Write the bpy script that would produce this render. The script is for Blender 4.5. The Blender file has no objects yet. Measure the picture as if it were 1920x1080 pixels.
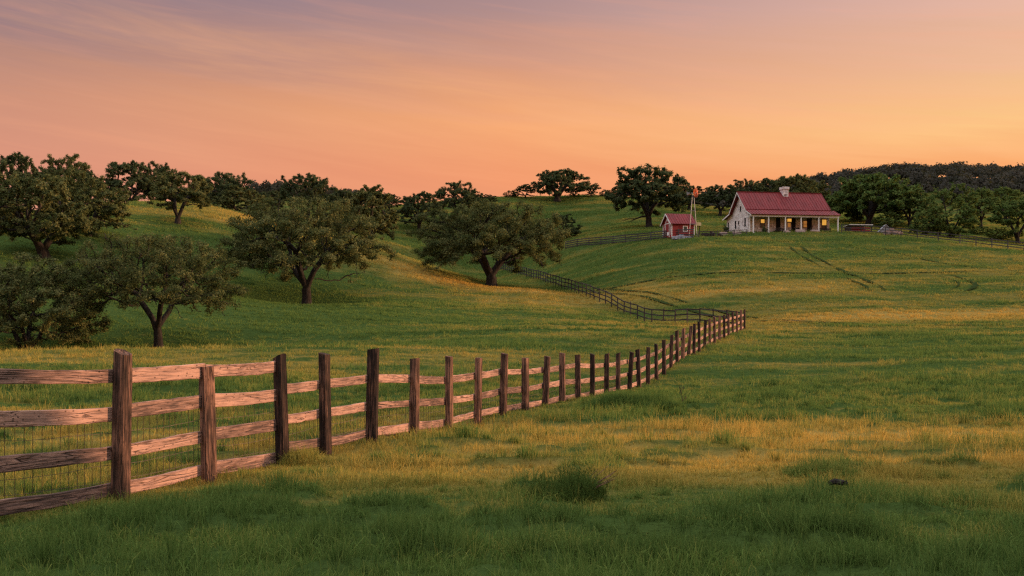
import bpy, math, random
import numpy as np
from mathutils import Matrix, Vector

# ------------------------------------------------------------------ camera, sky, sun, exposure
S = bpy.context.scene
COL = S.collection
CZ = 2.0                      # camera height (the ground falls away gently in front of it)
F = 35.0 / 36.0 * 1920.0      # pixels of the 1920 wide photograph per unit of slope
HY = 575.0                    # row of the horizon
SUN_AZ, SUN_EL = math.radians(10.0), math.radians(7.0)   # azimuth measured from +X towards +Y

cd = bpy.data.cameras.new('camera')
cam = bpy.data.objects.new('camera', cd)
COL.objects.link(cam)
cam.location = (0, 0, CZ)
cam.rotation_euler = (math.pi / 2, 0, 0)
cd.lens, cd.sensor_width, cd.clip_end = 35.0, 36.0, 9000.0
cd.shift_y = (HY - 540.0) / 1920.0
S.camera = cam
S.view_settings.view_transform = 'Standard'
S.view_settings.look = 'None'
S.view_settings.exposure = 0.0
S.view_settings.gamma = 1.0
S.cycles.max_bounces = 6
S.cycles.diffuse_bounces = 3
S.cycles.transmission_bounces = 3
S.cycles.transparent_max_bounces = 8
S.cycles.use_denoising = False      # keeps the grass and leaves crisp
S.cycles.filter_width = 1.3
S.cycles.sample_clamp_indirect = 2.0
S.cycles.sample_clamp_direct = 4.0

def lin(r, g, b):
    f = lambda c: (c / 255.0 / 12.92) if c <= 10 else ((c / 255.0 + 0.055) / 1.055) ** 2.4
    return (f(r), f(g), f(b), 1.0)

class NT:
    """small helper around a node tree"""
    def __init__(s, tree):
        s.t = tree; s.n = tree.nodes; s.l = tree.links
        s.n.clear()
    def new(s, kind, **kw):
        nd = s.n.new(kind)
        for k, v in kw.items():
            setattr(nd, k, v)
        return nd
    def put(s, sock, v):
        if isinstance(v, bpy.types.NodeSocket):
            s.l.new(v, sock)
        elif v is not None:
            if hasattr(sock, 'default_value') and sock.type == 'RGBA' and len(v) == 3:
                v = (*v, 1.0)
            sock.default_value = v
    def math(s, op, a, b=None, c=None, clamp=False):
        nd = s.new('ShaderNodeMath', operation=op, use_clamp=clamp)
        s.put(nd.inputs[0], a)
        if b is not None: s.put(nd.inputs[1], b)
        if c is not None: s.put(nd.inputs[2], c)
        return nd.outputs[0]
    def mix(s, fac, a, b, mode='MIX'):
        nd = s.new('ShaderNodeMix', data_type='RGBA', blend_type=mode)
        s.put(nd.inputs[0], fac); s.put(nd.inputs[6], a); s.put(nd.inputs[7], b)
        return nd.outputs[2]
    def ramp(s, fac, stops, interp='LINEAR'):
        nd = s.new('ShaderNodeValToRGB')
        cr = nd.color_ramp; cr.interpolation = interp
        while len(cr.elements) < len(stops): cr.elements.new(0.5)
        for e, (p, c) in zip(cr.elements, stops):
            e.position = p; e.color = c if len(c) == 4 else (*c, 1.0)
        s.put(nd.inputs[0], fac)
        return nd.outputs[0]
    def noise(s, vec, scale, detail=3.0, rough=0.5, dist=0.0, dim='3D'):
        nd = s.new('ShaderNodeTexNoise', noise_dimensions=dim)
        if vec is not None: s.l.new(vec, nd.inputs['Vector'])
        nd.inputs['Scale'].default_value = scale
        nd.inputs['Detail'].default_value = detail
        nd.inputs['Roughness'].default_value = rough
        nd.inputs['Distortion'].default_value = dist
        return nd.outputs['Fac']
    def vmul(s, vec, k):
        nd = s.new('ShaderNodeVectorMath', operation='MULTIPLY')
        s.l.new(vec, nd.inputs[0]); nd.inputs[1].default_value = k
        return nd.outputs[0]
    def comb(s, x, y, z):
        nd = s.new('ShaderNodeCombineXYZ')
        for i, v in enumerate((x, y, z)): s.put(nd.inputs[i], v)
        return nd.outputs[0]
    def attr(s, name):
        return s.new('ShaderNodeAttribute', attribute_name=name).outputs['Fac']

world = bpy.data.worlds.new('World')
S.world = world
world.use_nodes = True
w = NT(world.node_tree)
tc = w.new('ShaderNodeTexCoord')
sep = w.new('ShaderNodeSeparateXYZ')
w.l.new(tc.outputs['Generated'], sep.inputs[0])
dx, dy, dz = sep.outputs
az = w.math('ARCTAN2', dx, dy)
el = w.math('ARCSINE', dz)
hor = w.math('SINE', az)                               # -1 left, +1 towards the sunset
tilt = w.math('MULTIPLY_ADD', hor, 0.125, el)          # cloud bands sink a little to the right
wisps = w.noise(w.comb(w.math('MULTIPLY', hor, 2.2), w.math('MULTIPLY', tilt, 26.0), 0.3), 1.0, 6.0, 0.58, 0.6)
fine = w.noise(w.comb(w.math('MULTIPLY', hor, 5.0), w.math('MULTIPLY', tilt, 80.0), 4.1), 1.0, 5.0, 0.6, 0.3)
wob = w.math('MULTIPLY_ADD', w.math('SUBTRACT', wisps, 0.5), 0.055, el)
wob = w.math('MULTIPLY_ADD', w.math('SUBTRACT', fine, 0.5), 0.018, wob)
t = w.math('MULTIPLY', wob, 1.0 / 0.6, clamp=True)
K = lambda e: max(0.0, min(1.0, e / 0.6))
ZEN = [(K(0.45), (0.80, 0.84, 0.95, 1)), (1.0, (1.30, 1.36, 1.46, 1))]
left = w.ramp(t, [(K(0.0), lin(228, 150, 128)), (K(0.11), lin(224, 148, 122)), (K(0.19), lin(208, 146, 120)), (K(0.222), lin(183, 137, 124)), (K(0.266), lin(142, 119, 129)), (K(0.36), lin(124, 112, 130))] + ZEN)
mid = w.ramp(t, [(K(0.0), lin(238, 148, 116)), (K(0.13), lin(245, 156, 108)), (K(0.185), lin(248, 170, 114)), (K(0.235), lin(217, 155, 125)), (K(0.29), lin(179, 142, 138)), (K(0.37), lin(142, 126, 142))] + ZEN)
right = w.ramp(t, [(K(0.0), lin(252, 156, 98)), (K(0.12), lin(254, 168, 104)), (K(0.165), lin(255, 200, 132)), (K(0.22), lin(240, 186, 148)), (K(0.29), lin(229, 182, 165)), (K(0.38), lin(180, 152, 154))] + ZEN)
ml = w.math('MULTIPLY_ADD', hor, 1.0 / 0.45, 1.0, clamp=True)
mr = w.math('MULTIPLY', hor, 1.0 / 0.46, clamp=True)
sky = w.mix(mr, w.mix(ml, left, mid), right)
# a pale wisp lies across the whole sky; streaks above and below it
tex2 = w.noise(w.comb(w.math('MULTIPLY', hor, 3.0), w.math('MULTIPLY', tilt, 34.0), 7.7), 1.0, 7.0, 0.62, 0.9)
gx = w.math('MULTIPLY', w.math('SUBTRACT', tilt, 0.205), 1.0 / 0.045)
gs = w.math('POWER', 2.718, w.math('MULTIPLY', w.math('MULTIPLY', gx, gx), -1.0))
streak = w.math('MULTIPLY', gs, w.math('MULTIPLY', w.math('SUBTRACT', tex2, 0.44, clamp=True), 2.4, clamp=True))
sky = w.mix(w.math('MULTIPLY', streak, w.math('MULTIPLY_ADD', hor, 0.5, 0.55, clamp=True)), sky, lin(255, 184, 128))
low = w.math('MULTIPLY', w.math('SUBTRACT', fine, 0.50, clamp=True), 1.6, clamp=True)
sky = w.mix(w.math('MULTIPLY', low, 0.5), sky, lin(244, 164, 122))
band = w.math('MULTIPLY_ADD', w.math('SUBTRACT', wisps, 0.5), 0.16, 1.0)
band = w.math('MULTIPLY_ADD', w.math('SUBTRACT', fine, 0.5), 0.10, band)
sky = w.mix(1.0, sky, w.comb(band, band, band), 'MULTIPLY')
below = w.math('MULTIPLY', w.math('ADD', el, 0.02), 40.0, clamp=True)
sky = w.mix(below, (0.06, 0.05, 0.03, 1), sky)
nish = w.new('ShaderNodeTexSky', sky_type='NISHITA', sun_disc=False)
nish.sun_elevation = SUN_EL
nish.sun_rotation = math.pi / 2 - SUN_AZ
b1 = w.new('ShaderNodeBackground'); w.l.new(sky, b1.inputs[0]); b1.inputs[1].default_value = 0.97
b2 = w.new('ShaderNodeBackground'); w.l.new(nish.outputs[0], b2.inputs[0]); b2.inputs[1].default_value = 0.006
ad = w.new('ShaderNodeAddShader'); w.l.new(b1.outputs[0], ad.inputs[0]); w.l.new(b2.outputs[0], ad.inputs[1])
wo = w.new('ShaderNodeOutputWorld'); w.l.new(ad.outputs[0], wo.inputs[0])

ld = bpy.data.lights.new('sun', 'SUN')
ld.energy, ld.angle, ld.color = 5.0, math.radians(0.8), (1.0, 0.585, 0.33)
sun = bpy.data.objects.new('sun', ld)
COL.objects.link(sun)
sdir = Vector((math.cos(SUN_EL) * math.cos(SUN_AZ), math.cos(SUN_EL) * math.sin(SUN_AZ), math.sin(SUN_EL)))
sun.rotation_euler = sdir.to_track_quat('Z', 'Y').to_euler()
sun.location = (60, 10, 30)

# ------------------------------------------------------------------ helpers
RNG = np.random.default_rng(11)
random.seed(4)

def tag(o, label=None, cat=None, group=None, kind=None):
    if label: o['label'] = label
    if cat: o['category'] = cat
    if group: o['group'] = group
    if kind: o['kind'] = kind
    return o

def empty(name, loc, rz=0.0):
    o = bpy.data.objects.new(name, None)
    o.empty_display_size = 0.3
    COL.objects.link(o)
    o.location = loc; o.rotation_euler = (0, 0, rz)
    return o

def obj(name, me, mat=None, parent=None, loc=(0, 0, 0), rz=0.0):
    o = bpy.data.objects.new(name, me)
    COL.objects.link(o)
    if mat: 
        if not me.materials: me.materials.append(mat)
    if parent: o.parent = parent
    o.location = loc; o.rotation_euler = (0, 0, rz)
    return o

def mesh_np(name, V, faces, attrs=None, smooth=False):
    """V (n,3); faces = list of (m,k) int arrays; attrs = {name: (n,) float array}"""
    me = bpy.data.meshes.new(name)
    V = np.ascontiguousarray(V, dtype=np.float32)
    me.vertices.add(len(V)); me.vertices.foreach_set('co', V.ravel())
    li = np.concatenate([f.ravel() for f in faces]).astype(np.int32)
    cnt = np.concatenate([np.full(len(f), f.shape[1], dtype=np.int32) for f in faces])
    st = np.concatenate([[0], np.cumsum(cnt)[:-1]]).astype(np.int32)
    me.loops.add(len(li)); me.loops.foreach_set('vertex_index', li)
    me.polygons.add(len(cnt)); me.polygons.foreach_set('loop_start', st); me.polygons.foreach_set('loop_total', cnt)
    if smooth: me.polygons.foreach_set('use_smooth', np.ones(len(cnt), dtype=bool))
    me.update(calc_edges=True)
    for k, a in (attrs or {}).items():
        at = me.attributes.new(k, 'FLOAT', 'POINT')
        at.data.foreach_set('value', np.ascontiguousarray(a, dtype=np.float32))
    return me

class MB:
    """collects simple shapes into one mesh"""
    def __init__(s): s.v = []; s.f = []
    def add(s, vs, fs):
        b = len(s.v); s.v += [tuple(p) for p in vs]; s.f += [tuple(b + i for i in f) for f in fs]
        return s
    def box(s, x0, x1, y0, y1, z0, z1):
        return s.add([(x0, y0, z0), (x1, y0, z0), (x1, y1, z0), (x0, y1, z0), (x0, y0, z1), (x1, y0, z1), (x1, y1, z1), (x0, y1, z1)],
                     [(3, 2, 1, 0), (4, 5, 6, 7), (0, 1, 5, 4), (1, 2, 6, 5), (2, 3, 7, 6), (3, 0, 4, 7)])
    def beam(s, p, q, wd, ht, up=(0, 0, 1)):
        p, q = Vector(p), Vector(q)
        d = (q - p).normalized(); u = Vector(up)
        sd = d.cross(u)
        if sd.length < 1e-4: sd = d.cross(Vector((1, 0, 0)))
        sd.normalize(); u = sd.cross(d).normalized()
        a, b = sd * wd / 2, u * ht / 2
        vs = [p - a - b, p + a - b, p + a + b, p - a + b, q - a - b, q + a - b, q + a + b, q - a + b]
        return s.add(vs, [(0, 1, 2, 3), (7, 6, 5, 4), (0, 4, 5, 1), (1, 5, 6, 2), (2, 6, 7, 3), (3, 7, 4, 0)])
    def tube(s, pts, rad, n=6, cap=True):
        pts = [Vector(p) for p in pts]; b = len(s.v); m = len(pts)
        for i, p in enumerate(pts):
            d = (pts[min(i + 1, m - 1)] - pts[max(i - 1, 0)]).normalized()
            a = d.cross(Vector((0.31, 0.95, 0.05))) if abs(d.y) < 0.9 else d.cross(Vector((1, 0, 0)))
            a.normalize(); c = d.cross(a)
            r = rad[i] if hasattr(rad, '__len__') else rad
            for k in range(n):
                th = 2 * math.pi * k / n
                s.v.append(tuple(p + (a * math.cos(th) + c * math.sin(th)) * r))
        for i in range(m - 1):
            for k in range(n):
                k2 = (k + 1) % n
                s.f.append((b + i * n + k, b + i * n + k2, b + (i + 1) * n + k2, b + (i + 1) * n + k))
        if cap:
            s.f.append(tuple(b + k for k in range(n))[::-1]); s.f.append(tuple(b + (m - 1) * n + k for k in range(n)))
        return s
    def prism(s, poly, axis, a, b):
        """poly: (p,q) outline; extruded along axis 'x' (p=y,q=z) or 'y' (p=x,q=z) from a to b"""
        n = len(poly)
        mk = (lambda t, p, q: (t, p, q)) if axis == 'x' else (lambda t, p, q: (p, t, q))
        vs = [mk(a, p, q) for p, q in poly] + [mk(b, p, q) for p, q in poly]
        fs = [tuple(range(n)), tuple(range(2 * n - 1, n - 1, -1))]
        fs += [(i, i + n, (i + 1) % n + n, (i + 1) % n) for i in range(n)]
        return s.add(vs, fs)
    def build(s, name, mat, parent=None, loc=(0, 0, 0), rz=0.0, bevel=0.0, smooth=False):
        me = bpy.data.meshes.new(name)
        me.from_pydata(s.v, [], s.f); me.update()
        import bmesh
        bm = bmesh.new(); bm.from_mesh(me)
        bmesh.ops.recalc_face_normals(bm, faces=bm.faces)
        if bevel: bmesh.ops.bevel(bm, geom=list(bm.edges), offset=bevel, segments=1, affect='EDGES', clamp_overlap=True)
        bm.to_mesh(me); bm.free()
        if smooth:
            for p in me.polygons: p.use_smooth = True
        return obj(name, me, mat, parent, loc, rz)

# value noise on numpy arrays
def _h(i, j, seed):
    n = (i.astype(np.int64) * 374761393 + j.astype(np.int64) * 668265263 + seed * 974711) & 0x7fffffff
    n = ((n ^ (n >> 13)) * 1274126177) & 0x7fffffff
    n = (n ^ (n >> 16)) & 0xffff
    return n / 65535.0
def vnoise(x, y, seed=0):
    i, j = np.floor(x), np.floor(y)
    u, v = x - i, y - j
    u = u * u * (3 - 2 * u); v = v * v * (3 - 2 * v)
    a, b, c, d = _h(i, j, seed), _h(i + 1, j, seed), _h(i, j + 1, seed), _h(i + 1, j + 1, seed)
    return (a * (1 - u) + b * u) * (1 - v) + (c * (1 - u) + d * u) * v
def fbm(x, y, seed=0, octv=3):
    s, a, t = 0.0, 1.0, 0.0
    for k in range(octv):
        s = s + a * vnoise(x * 2 ** k + 17.3 * k, y * 2 ** k - 9.1 * k, seed + k); t += a; a *= 0.5
    return s / t
def sstep(x, a, b):
    t = np.clip((x - a) / (b - a), 0, 1)
    return t * t * (3 - 2 * t)

# ------------------------------------------------------------------ the lie of the land
def wp(px, py, Y):
    return ((px - 960.0) / F * Y, Y, (HY - py) / F * Y)
FENCE_POSTS = []                                        # (px, top y, base y) of the near fence as seen
def fence_Y(px): return 9.03 / (0.351 - (px - 960.0) / F)
NEAR = [(225, 660, 935), (392, 687, 895), (530, 668, 868), (610, 663, 843), (697, 654, 822), (777, 672, 812), (842, 668, 805), (896, 671, 791), (943, 663, 778), (985, 671, 771),
        (1022, 668, 764), (1054, 662, 756), (1084, 665, 750), (1111, 664, 746), (1137, 663, 742), (1159, 662, 737), (1180, 660, 731), (1198, 655, 725), (1215, 651, 717), (1231, 645, 710),
        (1245, 637, 699), (1258, 628, 690), (1270, 620, 682), (1280, 616, 675), (1291, 611, 668), (1301, 607, 662), (1311, 603, 657), (1321, 600, 651), (1331, 597, 646), (1340, 594, 641),
        (1349, 592, 637), (1358, 590, 633), (1366, 588, 630), (1374, 585, 626), (1382, 583, 623), (1389, 581, 619), (1396, 580, 617)]
# trees: see the list further down; the bases one can see also pin the ground
TREES = [
 # kind, px, base y or None, top y, left, right, crown bottom y, depth, seed, opts
 ('near_bush_oak', 50, 668, 468, -95, 196, 640, 61, 1, dict(limbs=4, trunk=0.22)),
 ('small_oak', 298, 655, 430, 128, 448, 596, 63, 22, dict(trunk=0.26, fork=0.7, hollow=0.34)),
 ('big_oak', 574, 573, 362, 412, 708, 528, 95, 3, dict(trunk=0.42)),
 ('wide_oak', 921, 538, 372, 774, 1066, 508, 115, 4, dict(trunk=0.62)),
 ('twin_oak', 82, 482, 322, -30, 172, 456, 85, 5, dict(trunk=0.42, limbs=2, fork=0.5, hollow=0.2)),
 ('slope_oak', 166, 440, 318, 88, 246, 428, 97, 6, dict(trunk=0.32, hollow=0.25)),
 ('crest_oak', 333, 418, 318, 284, 396, 394, 112, 7, dict(trunk=0.28, fork=0.5)),
 ('hanging_oak', 692, None, 344, 636, 746, 452, 135, 8, dict(trunk=0.4, base=462)),
 ('skyline_oak', 1045, 377, 316, 1000, 1106, 368, 203, 9, dict(trunk=0.6)),
 ('tall_oak', 1217, 425, 307, 1142, 1296, 402, 165, 10, dict(trunk=0.5)),
 ('spread_oak', 1630, 421, 322, 1558, 1722, 412, 165, 11, dict(trunk=0.6)),
]
CTRL = []
def C(px, py, Y): CTRL.append(wp(px, py, Y))
def W(x, y, z): CTRL.append((x, y, z))
for px, ty, by in NEAR[::2]: C(px, by, fence_Y(px))
for tr in TREES:
    if tr[2]: C(tr[1], tr[2], tr[7])
for q in [(100, 1080, 8), (960, 1080, 8), (1820, 1080, 8), (1500, 895, 13.8), (1900, 895, 13.8), (1500, 805, 21.8), (1900, 805, 21.8), (1500, 750, 30), (1900, 750, 30), (1600, 700, 43), (1900, 690, 43),
          (1600, 655, 58), (1900, 642, 60), (1500, 617, 75), (1700, 613, 75), (1920, 608, 75), (1500, 604, 81), (1900, 590, 85), (1500, 540, 101), (1900, 535, 101), (1500, 515, 109), (1900, 513, 109),
          (1500, 470, 125), (1700, 478, 122), (1920, 470, 127), (1410, 438, 139), (1500, 437, 139), (1575, 437, 139), (1660, 441, 136), (1800, 457, 130), (1470, 434, 150), (1390, 436, 150),
          (0, 660, 50), (0, 702, 38), (0, 760, 27), (0, 850, 17.5), (0, 978, 10.4), (400, 655, 52), (400, 720, 33), (700, 645, 56), (700, 700, 40), (1000, 635, 60), (1000, 680, 45), (1200, 619, 68), (150, 658, 51), (300, 656, 51.5), (550, 651, 54),
          (0, 684, 56), (300, 672, 57), (550, 662, 61),
          (300, 510, 95), (60, 560, 72), (440, 560, 85), (300, 378, 130), (240, 380, 128), (150, 400, 118), (20, 420, 112), (390, 386, 128), (460, 405, 125), (600, 445, 122), (710, 470, 120), (770, 490, 120), (850, 515, 118),
          (700, 520, 108), (700, 570, 90), (700, 620, 70), (900, 562, 100), (900, 600, 82), (1000, 543, 108), (1000, 582, 90), (1100, 583, 92), (1100, 612, 76),
          (1222, 606, 88), (1300, 609, 82), (1170, 591, 95), (1114, 565, 102), (1053, 541, 118), (1034, 535, 124), (1014, 527, 131), (985, 519, 143), (970, 515.5, 149), (1085, 552, 110), (955, 512, 156), (935, 506, 167),
          (1110, 520, 120), (1200, 560, 100), (1200, 520, 113), (1200, 475, 130), (1062, 468, 150), (1150, 457, 146), (1245, 449, 138), (1310, 446, 134), (1370, 443, 136), (1000, 472, 163), (880, 482, 170), (740, 458, 165),
          (780, 426, 178), (860, 424, 182), (950, 372, 205), (1160, 369, 206), (1100, 370, 205), (1000, 424, 184), (1100, 438, 166), (1320, 396, 195), (1330, 425, 170), (1640, 405, 185), (1840, 431, 160), (1840, 416, 178), (1905, 456, 146), (1780, 446, 150),
          (1560, 356, 335), (1640, 340, 345), (1740, 332, 350), (1920, 339, 350), (2150, 339, 350), (1450, 385, 330), (1300, 396, 325), (1100, 398, 325), (700, 392, 325), (520, 368, 330), (430, 372, 330), (200, 390, 325), (0, 395, 325),
          (300, 428, 152), (150, 420, 150), (0, 425, 150), (460, 435, 150), (600, 440, 152), (690, 462, 135), (250, 425, 170), (450, 418, 180), (580, 412, 182)]:
    C(*q)
for q in [(0, 0, -1.95), (-15, 0, -2.0), (-40, 2, -2.3), (15, 0, -1.9), (0, -30, -1.7), (60, -30, -1.5), (-60, -30, -1.8), (-40, 30, -2.5), (-55, 60, -1.5), (-70, 90, 5), (-85, 130, 12), (-120, 200, 18), (-160, 300, 28),
          (45, 30, -2.0), (55, 60, -1.4), (70, 85, 1.0), (85, 110, 5.5), (105, 130, 8), (150, 200, 18), (250, 300, 34), (260, 420, 40), (-250, 420, 30), (0, 430, 31), (-30, 250, 21), (40, 245, 22), (100, 240, 22), (0, 290, 26), (120, 290, 29)]:
    W(*q)
PTS = np.array(CTRL)
def _phi(r2): return 0.5 * r2 * np.log(r2 + 1e-12)
def _tps(P, lam):
    n = len(P); xy = P[:, :2] / 100.0
    d2 = ((xy[:, None] - xy[None]) ** 2).sum(-1)
    A = np.zeros((n + 3, n + 3)); A[:n, :n] = _phi(d2) + lam * np.eye(n)
    A[:n, n] = 1; A[:n, n + 1:] = xy; A[n, :n] = 1; A[n + 1:, :n] = xy.T
    b = np.zeros(n + 3); b[:n] = P[:, 2]
    return xy, np.linalg.solve(A, b)
_xy, _w = _tps(PTS, 2e-4)
GX0, GX1, GY0, GY1, GS = -200.0, 280.0, -60.0, 460.0, 1.0
_gx = np.arange(GX0, GX1 + 0.5, GS); _gy = np.arange(GY0, GY1 + 0.5, GS)
_G = np.zeros((len(_gy), len(_gx)))
for _r, _yy in enumerate(_gy):
    q = np.stack([_gx, np.full_like(_gx, _yy)], 1) / 100.0
    d2 = ((q[:, None] - _xy[None]) ** 2).sum(-1)
    _G[_r] = _phi(d2) @ _w[:-3] + _w[-3] + q @ _w[-2:]
def lush_shade(x, y):  # lush tussock patches that also paint the shade under hummock lips
    near = sstep(fbm(x / 1.3, y / 0.55, 61, 3), 0.55, 0.72)
    far = sstep(fbm(x / 9.0, y / 1.7, 67, 3), 0.54, 0.74)
    k = sstep(y, 26, 60)
    fd = (x - 1.5) * 0.943 - (y - 30) * 0.331          # distance from the line of the near fence
    clear = 1 - 0.9 * np.exp(-(fd / 1.0) ** 2) * (1 - sstep(y, 40, 60))
    return (near * (1 - k) + far * k) * clear
def H(x, y):
    """height of the ground"""
    x = np.asarray(x, float); y = np.asarray(y, float)
    xc = np.clip(x, GX0, GX1 - 1e-6); yc = np.clip(y, GY0, GY1 - 1e-6)
    fx = (xc - GX0) / GS; fy = (yc - GY0) / GS
    i = np.minimum(fx.astype(int), len(_gx) - 2); j = np.minimum(fy.astype(int), len(_gy) - 2)
    u = fx - i; v = fy - j
    z = (_G[j, i] * (1 - u) + _G[j, i + 1] * u) * (1 - v) + (_G[j + 1, i] * (1 - u) + _G[j + 1, i + 1] * u) * v
    far = np.maximum(np.maximum(GX0 - x, x - GX1), np.maximum(GY0 - y, y - GY1))
    k = sstep(far, 0, 400)
    z = z * (1 - k) + 22.0 * k
    # swells in the pasture, stretched across the view
    amp = sstep(y, 3, 20)
    z = z + 0.13 * sstep(y, 3, 9) * (1 - sstep(y, 60, 95)) * (lush_shade(x, y) - 0.3) * sstep(y, 4, 8)
    z = z + amp * (0.26 * (fbm(x / 16, y / 5.5, 3, 2) - 0.5) + 0.12 * (fbm(x / 5, y / 2.6, 8, 2) - 0.5))
    # unseen rise right of the camera, added to shade foreground and first fence bay
    z = z + 9.0 * sstep(x, 11, 25) * (1 - sstep(y, 12.5, 20.5)) * (1 - 0.5 * sstep(x, 40, 70))
    # a crease behind the near crest on the left
    z = z - 0.55 * np.exp(-((y - 57.5) / 3.6) ** 2) * (1 - sstep(x, -9, 4))
    return z + CZ
def hz(x, y): return float(H(np.array([x]), np.array([y]))[0])
def P(px, Y, dz=0.0):
    x = (px - 960.0) / F * Y
    return Vector((x, Y, hz(x, Y) + dz))
def zof(py, Y): return (HY - py) / F * Y + CZ

def dry_and_light(x, y):
    """grass ripeness, with sun and shade also put into its colour zones, 0 lush .. 1 dry"""
    d = 0.20 + 0.95 * (fbm(x / 11, y / 2.8, 21, 3) - 0.5) + 0.62 * (fbm(x / 2.4, y / 0.75, 31, 2) - 0.5)
    def g(cx, cy, sx, sy, a, sl=0.0):
        return a * np.exp(-((x - cx) / sx) ** 2 - ((y - cy - sl * (x - cx)) / sy) ** 2)
    d = d + g(9, 20.5, 14, 4.6, 0.72) + g(3, 15.5, 9, 2.2, 0.35) + g(-16, 48, 26, 8, 0.42) + g(-9, 18, 7, 7, 0.25) + g(40, 84, 27, 4.0, 0.85) + g(14, 78, 12, 5, 0.3) + g(18, 102, 20, 5.0, 0.50)  # straw bands, partly ripe grass, partly painted low sun
    d = d + g(-5, 111, 14, 4.5, 0.85, -0.25) + g(-30, 124, 9, 7, 0.7) + g(-16, 118, 9, 3.5, 0.4, -0.3) + g(6, 70, 16, 7, 0.25) + g(0, 95, 10, 8, 0.15)
    d = d - g(-24, 80, 24, 19, 0.75) - g(-32, 103, 13, 10, 0.5)  - g(10, 40, 24, 9, 0.26) - g(45, 55, 30, 14, 0.2) - g(0, 8, 16, 5, 0.3) - g(25, 175, 60, 30, 0.12) - g(30, 132, 30, 9, 0.15)  # greener zones; those on the left hill paint its shade
    d = d - (0.60 - 0.22 * sstep(y, 40, 80)) * lush_shade(x, y)
    return np.clip(d, -0.6, 1)

# ------------------------------------------------------------------ materials
def material(name):
    m = bpy.data.materials.new(name); m.use_nodes = True
    nt = NT(m.node_tree)
    out = nt.new('ShaderNodeOutputMaterial')
    return m, nt, out
def pbr(nt, out, color, rough=0.8, spec=0.2, bump=None, bstr=0.3, bdist=0.02):
    b = nt.new('ShaderNodeBsdfPrincipled')
    nt.put(b.inputs['Base Color'], color); nt.put(b.inputs['Roughness'], rough)
    b.inputs['Specular IOR Level'].default_value = spec
    if bump is not None:
        bp = nt.new('ShaderNodeBump'); bp.inputs['Strength'].default_value = bstr; bp.inputs['Distance'].default_value = bdist
        nt.l.new(bump, bp.inputs['Height']); nt.l.new(bp.outputs[0], b.inputs['Normal'])
    nt.l.new(b.outputs[0], out.inputs[0])
    return b

GREEN_A, GREEN_B = (0.096, 0.164, 0.032), (0.205, 0.262, 0.064)
def mat_grass():
    m, nt, out = material('grass_blades')
    dry, rnd = nt.attr('dry'), nt.attr('rnd')  # dry carries ripeness plus painted sun and shade
    green = nt.mix(nt.math('MULTIPLY', dry, -2.0, clamp=True), nt.mix(rnd, GREEN_A, GREEN_B), nt.mix(rnd, (0.066, 0.120, 0.026), (0.146, 0.208, 0.052)))  # deepest green also serves as painted shade
    straw = nt.mix(rnd, (0.44, 0.275, 0.058), (0.66, 0.42, 0.095))
    f = nt.math('MULTIPLY_ADD', nt.math('SUBTRACT', rnd, 0.5), 0.40, dry, clamp=True)
    col = nt.mix(f, green, straw)
    d = nt.new('ShaderNodeBsdfDiffuse'); nt.l.new(col, d.inputs[0])
    tr = nt.new('ShaderNodeBsdfTranslucent'); nt.l.new(col, tr.inputs[0])
    mx = nt.new('ShaderNodeMixShader'); mx.inputs[0].default_value = 0.38
    nt.l.new(d.outputs[0], mx.inputs[1]); nt.l.new(tr.outputs[0], mx.inputs[2])
    nt.l.new(mx.outputs[0], out.inputs[0])
    return m
def mat_ground():
    m, nt, out = material('pasture_ground')
    dry = nt.attr('dry')  # same tone as the blades, painted sun and shade included
    pos = nt.new('ShaderNodeNewGeometry').outputs['Position']
    n1 = nt.noise(nt.vmul(pos, (0.5, 1.6, 0.6)), 1.0, 6, 0.62)
    n2 = nt.noise(nt.vmul(pos, (3.0, 6.0, 3.0)), 1.0, 4, 0.65)
    f = nt.math('MULTIPLY_ADD', nt.math('SUBTRACT', n1, 0.5), 1.1, dry)
    f = nt.math('MULTIPLY_ADD', nt.math('SUBTRACT', n2, 0.5), 0.9, f, clamp=True)
    green = nt.mix(n2, (0.028, 0.052, 0.013), (0.075, 0.110, 0.028))
    col = nt.mix(f, green, (0.30, 0.195, 0.050))
    h = nt.math('ADD', nt.math('MULTIPLY', n2, 0.5), n1)
    pbr(nt, out, col, 1.0, 0.0, h, 0.9, 0.25)
    return m
def mat_leaf(name, ca, cb, cc, trans=0.3):
    m, nt, out = material(name)
    t = nt.attr('tint')
    oi = nt.new('ShaderNodeObjectInfo').outputs['Random']
    col = nt.ramp(nt.math('MULTIPLY_ADD', nt.math('SUBTRACT', oi, 0.5), 0.2, t, clamp=True), [(0.0, ca), (0.5, cb), (1.0, cc)])
    d = nt.new('ShaderNodeBsdfDiffuse'); nt.l.new(col, d.inputs[0])
    tr = nt.new('ShaderNodeBsdfTranslucent'); nt.l.new(nt.mix(0.35, col, (0.20, 0.20, 0.03)), tr.inputs[0])
    mx = nt.new('ShaderNodeMixShader'); mx.inputs[0].default_value = trans
    nt.l.new(d.outputs[0], mx.inputs[1]); nt.l.new(tr.outputs[0], mx.inputs[2])
    nt.l.new(mx.outputs[0], out.inputs[0])
    return m
def mat_bark():
    m, nt, out = material('oak_bark')
    co = nt.new('ShaderNodeTexCoord').outputs['Object']
    n = nt.noise(nt.vmul(co, (9, 9, 2.0)), 1.0, 5, 0.65)
    col = nt.ramp(n, [(0.3, (0.012, 0.010, 0.009)), (0.55, (0.036, 0.029, 0.025)), (0.75, (0.080, 0.066, 0.058))])
    pbr(nt, out, col, 0.95, 0.1, n, 0.8, 0.05)
    return m
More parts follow.
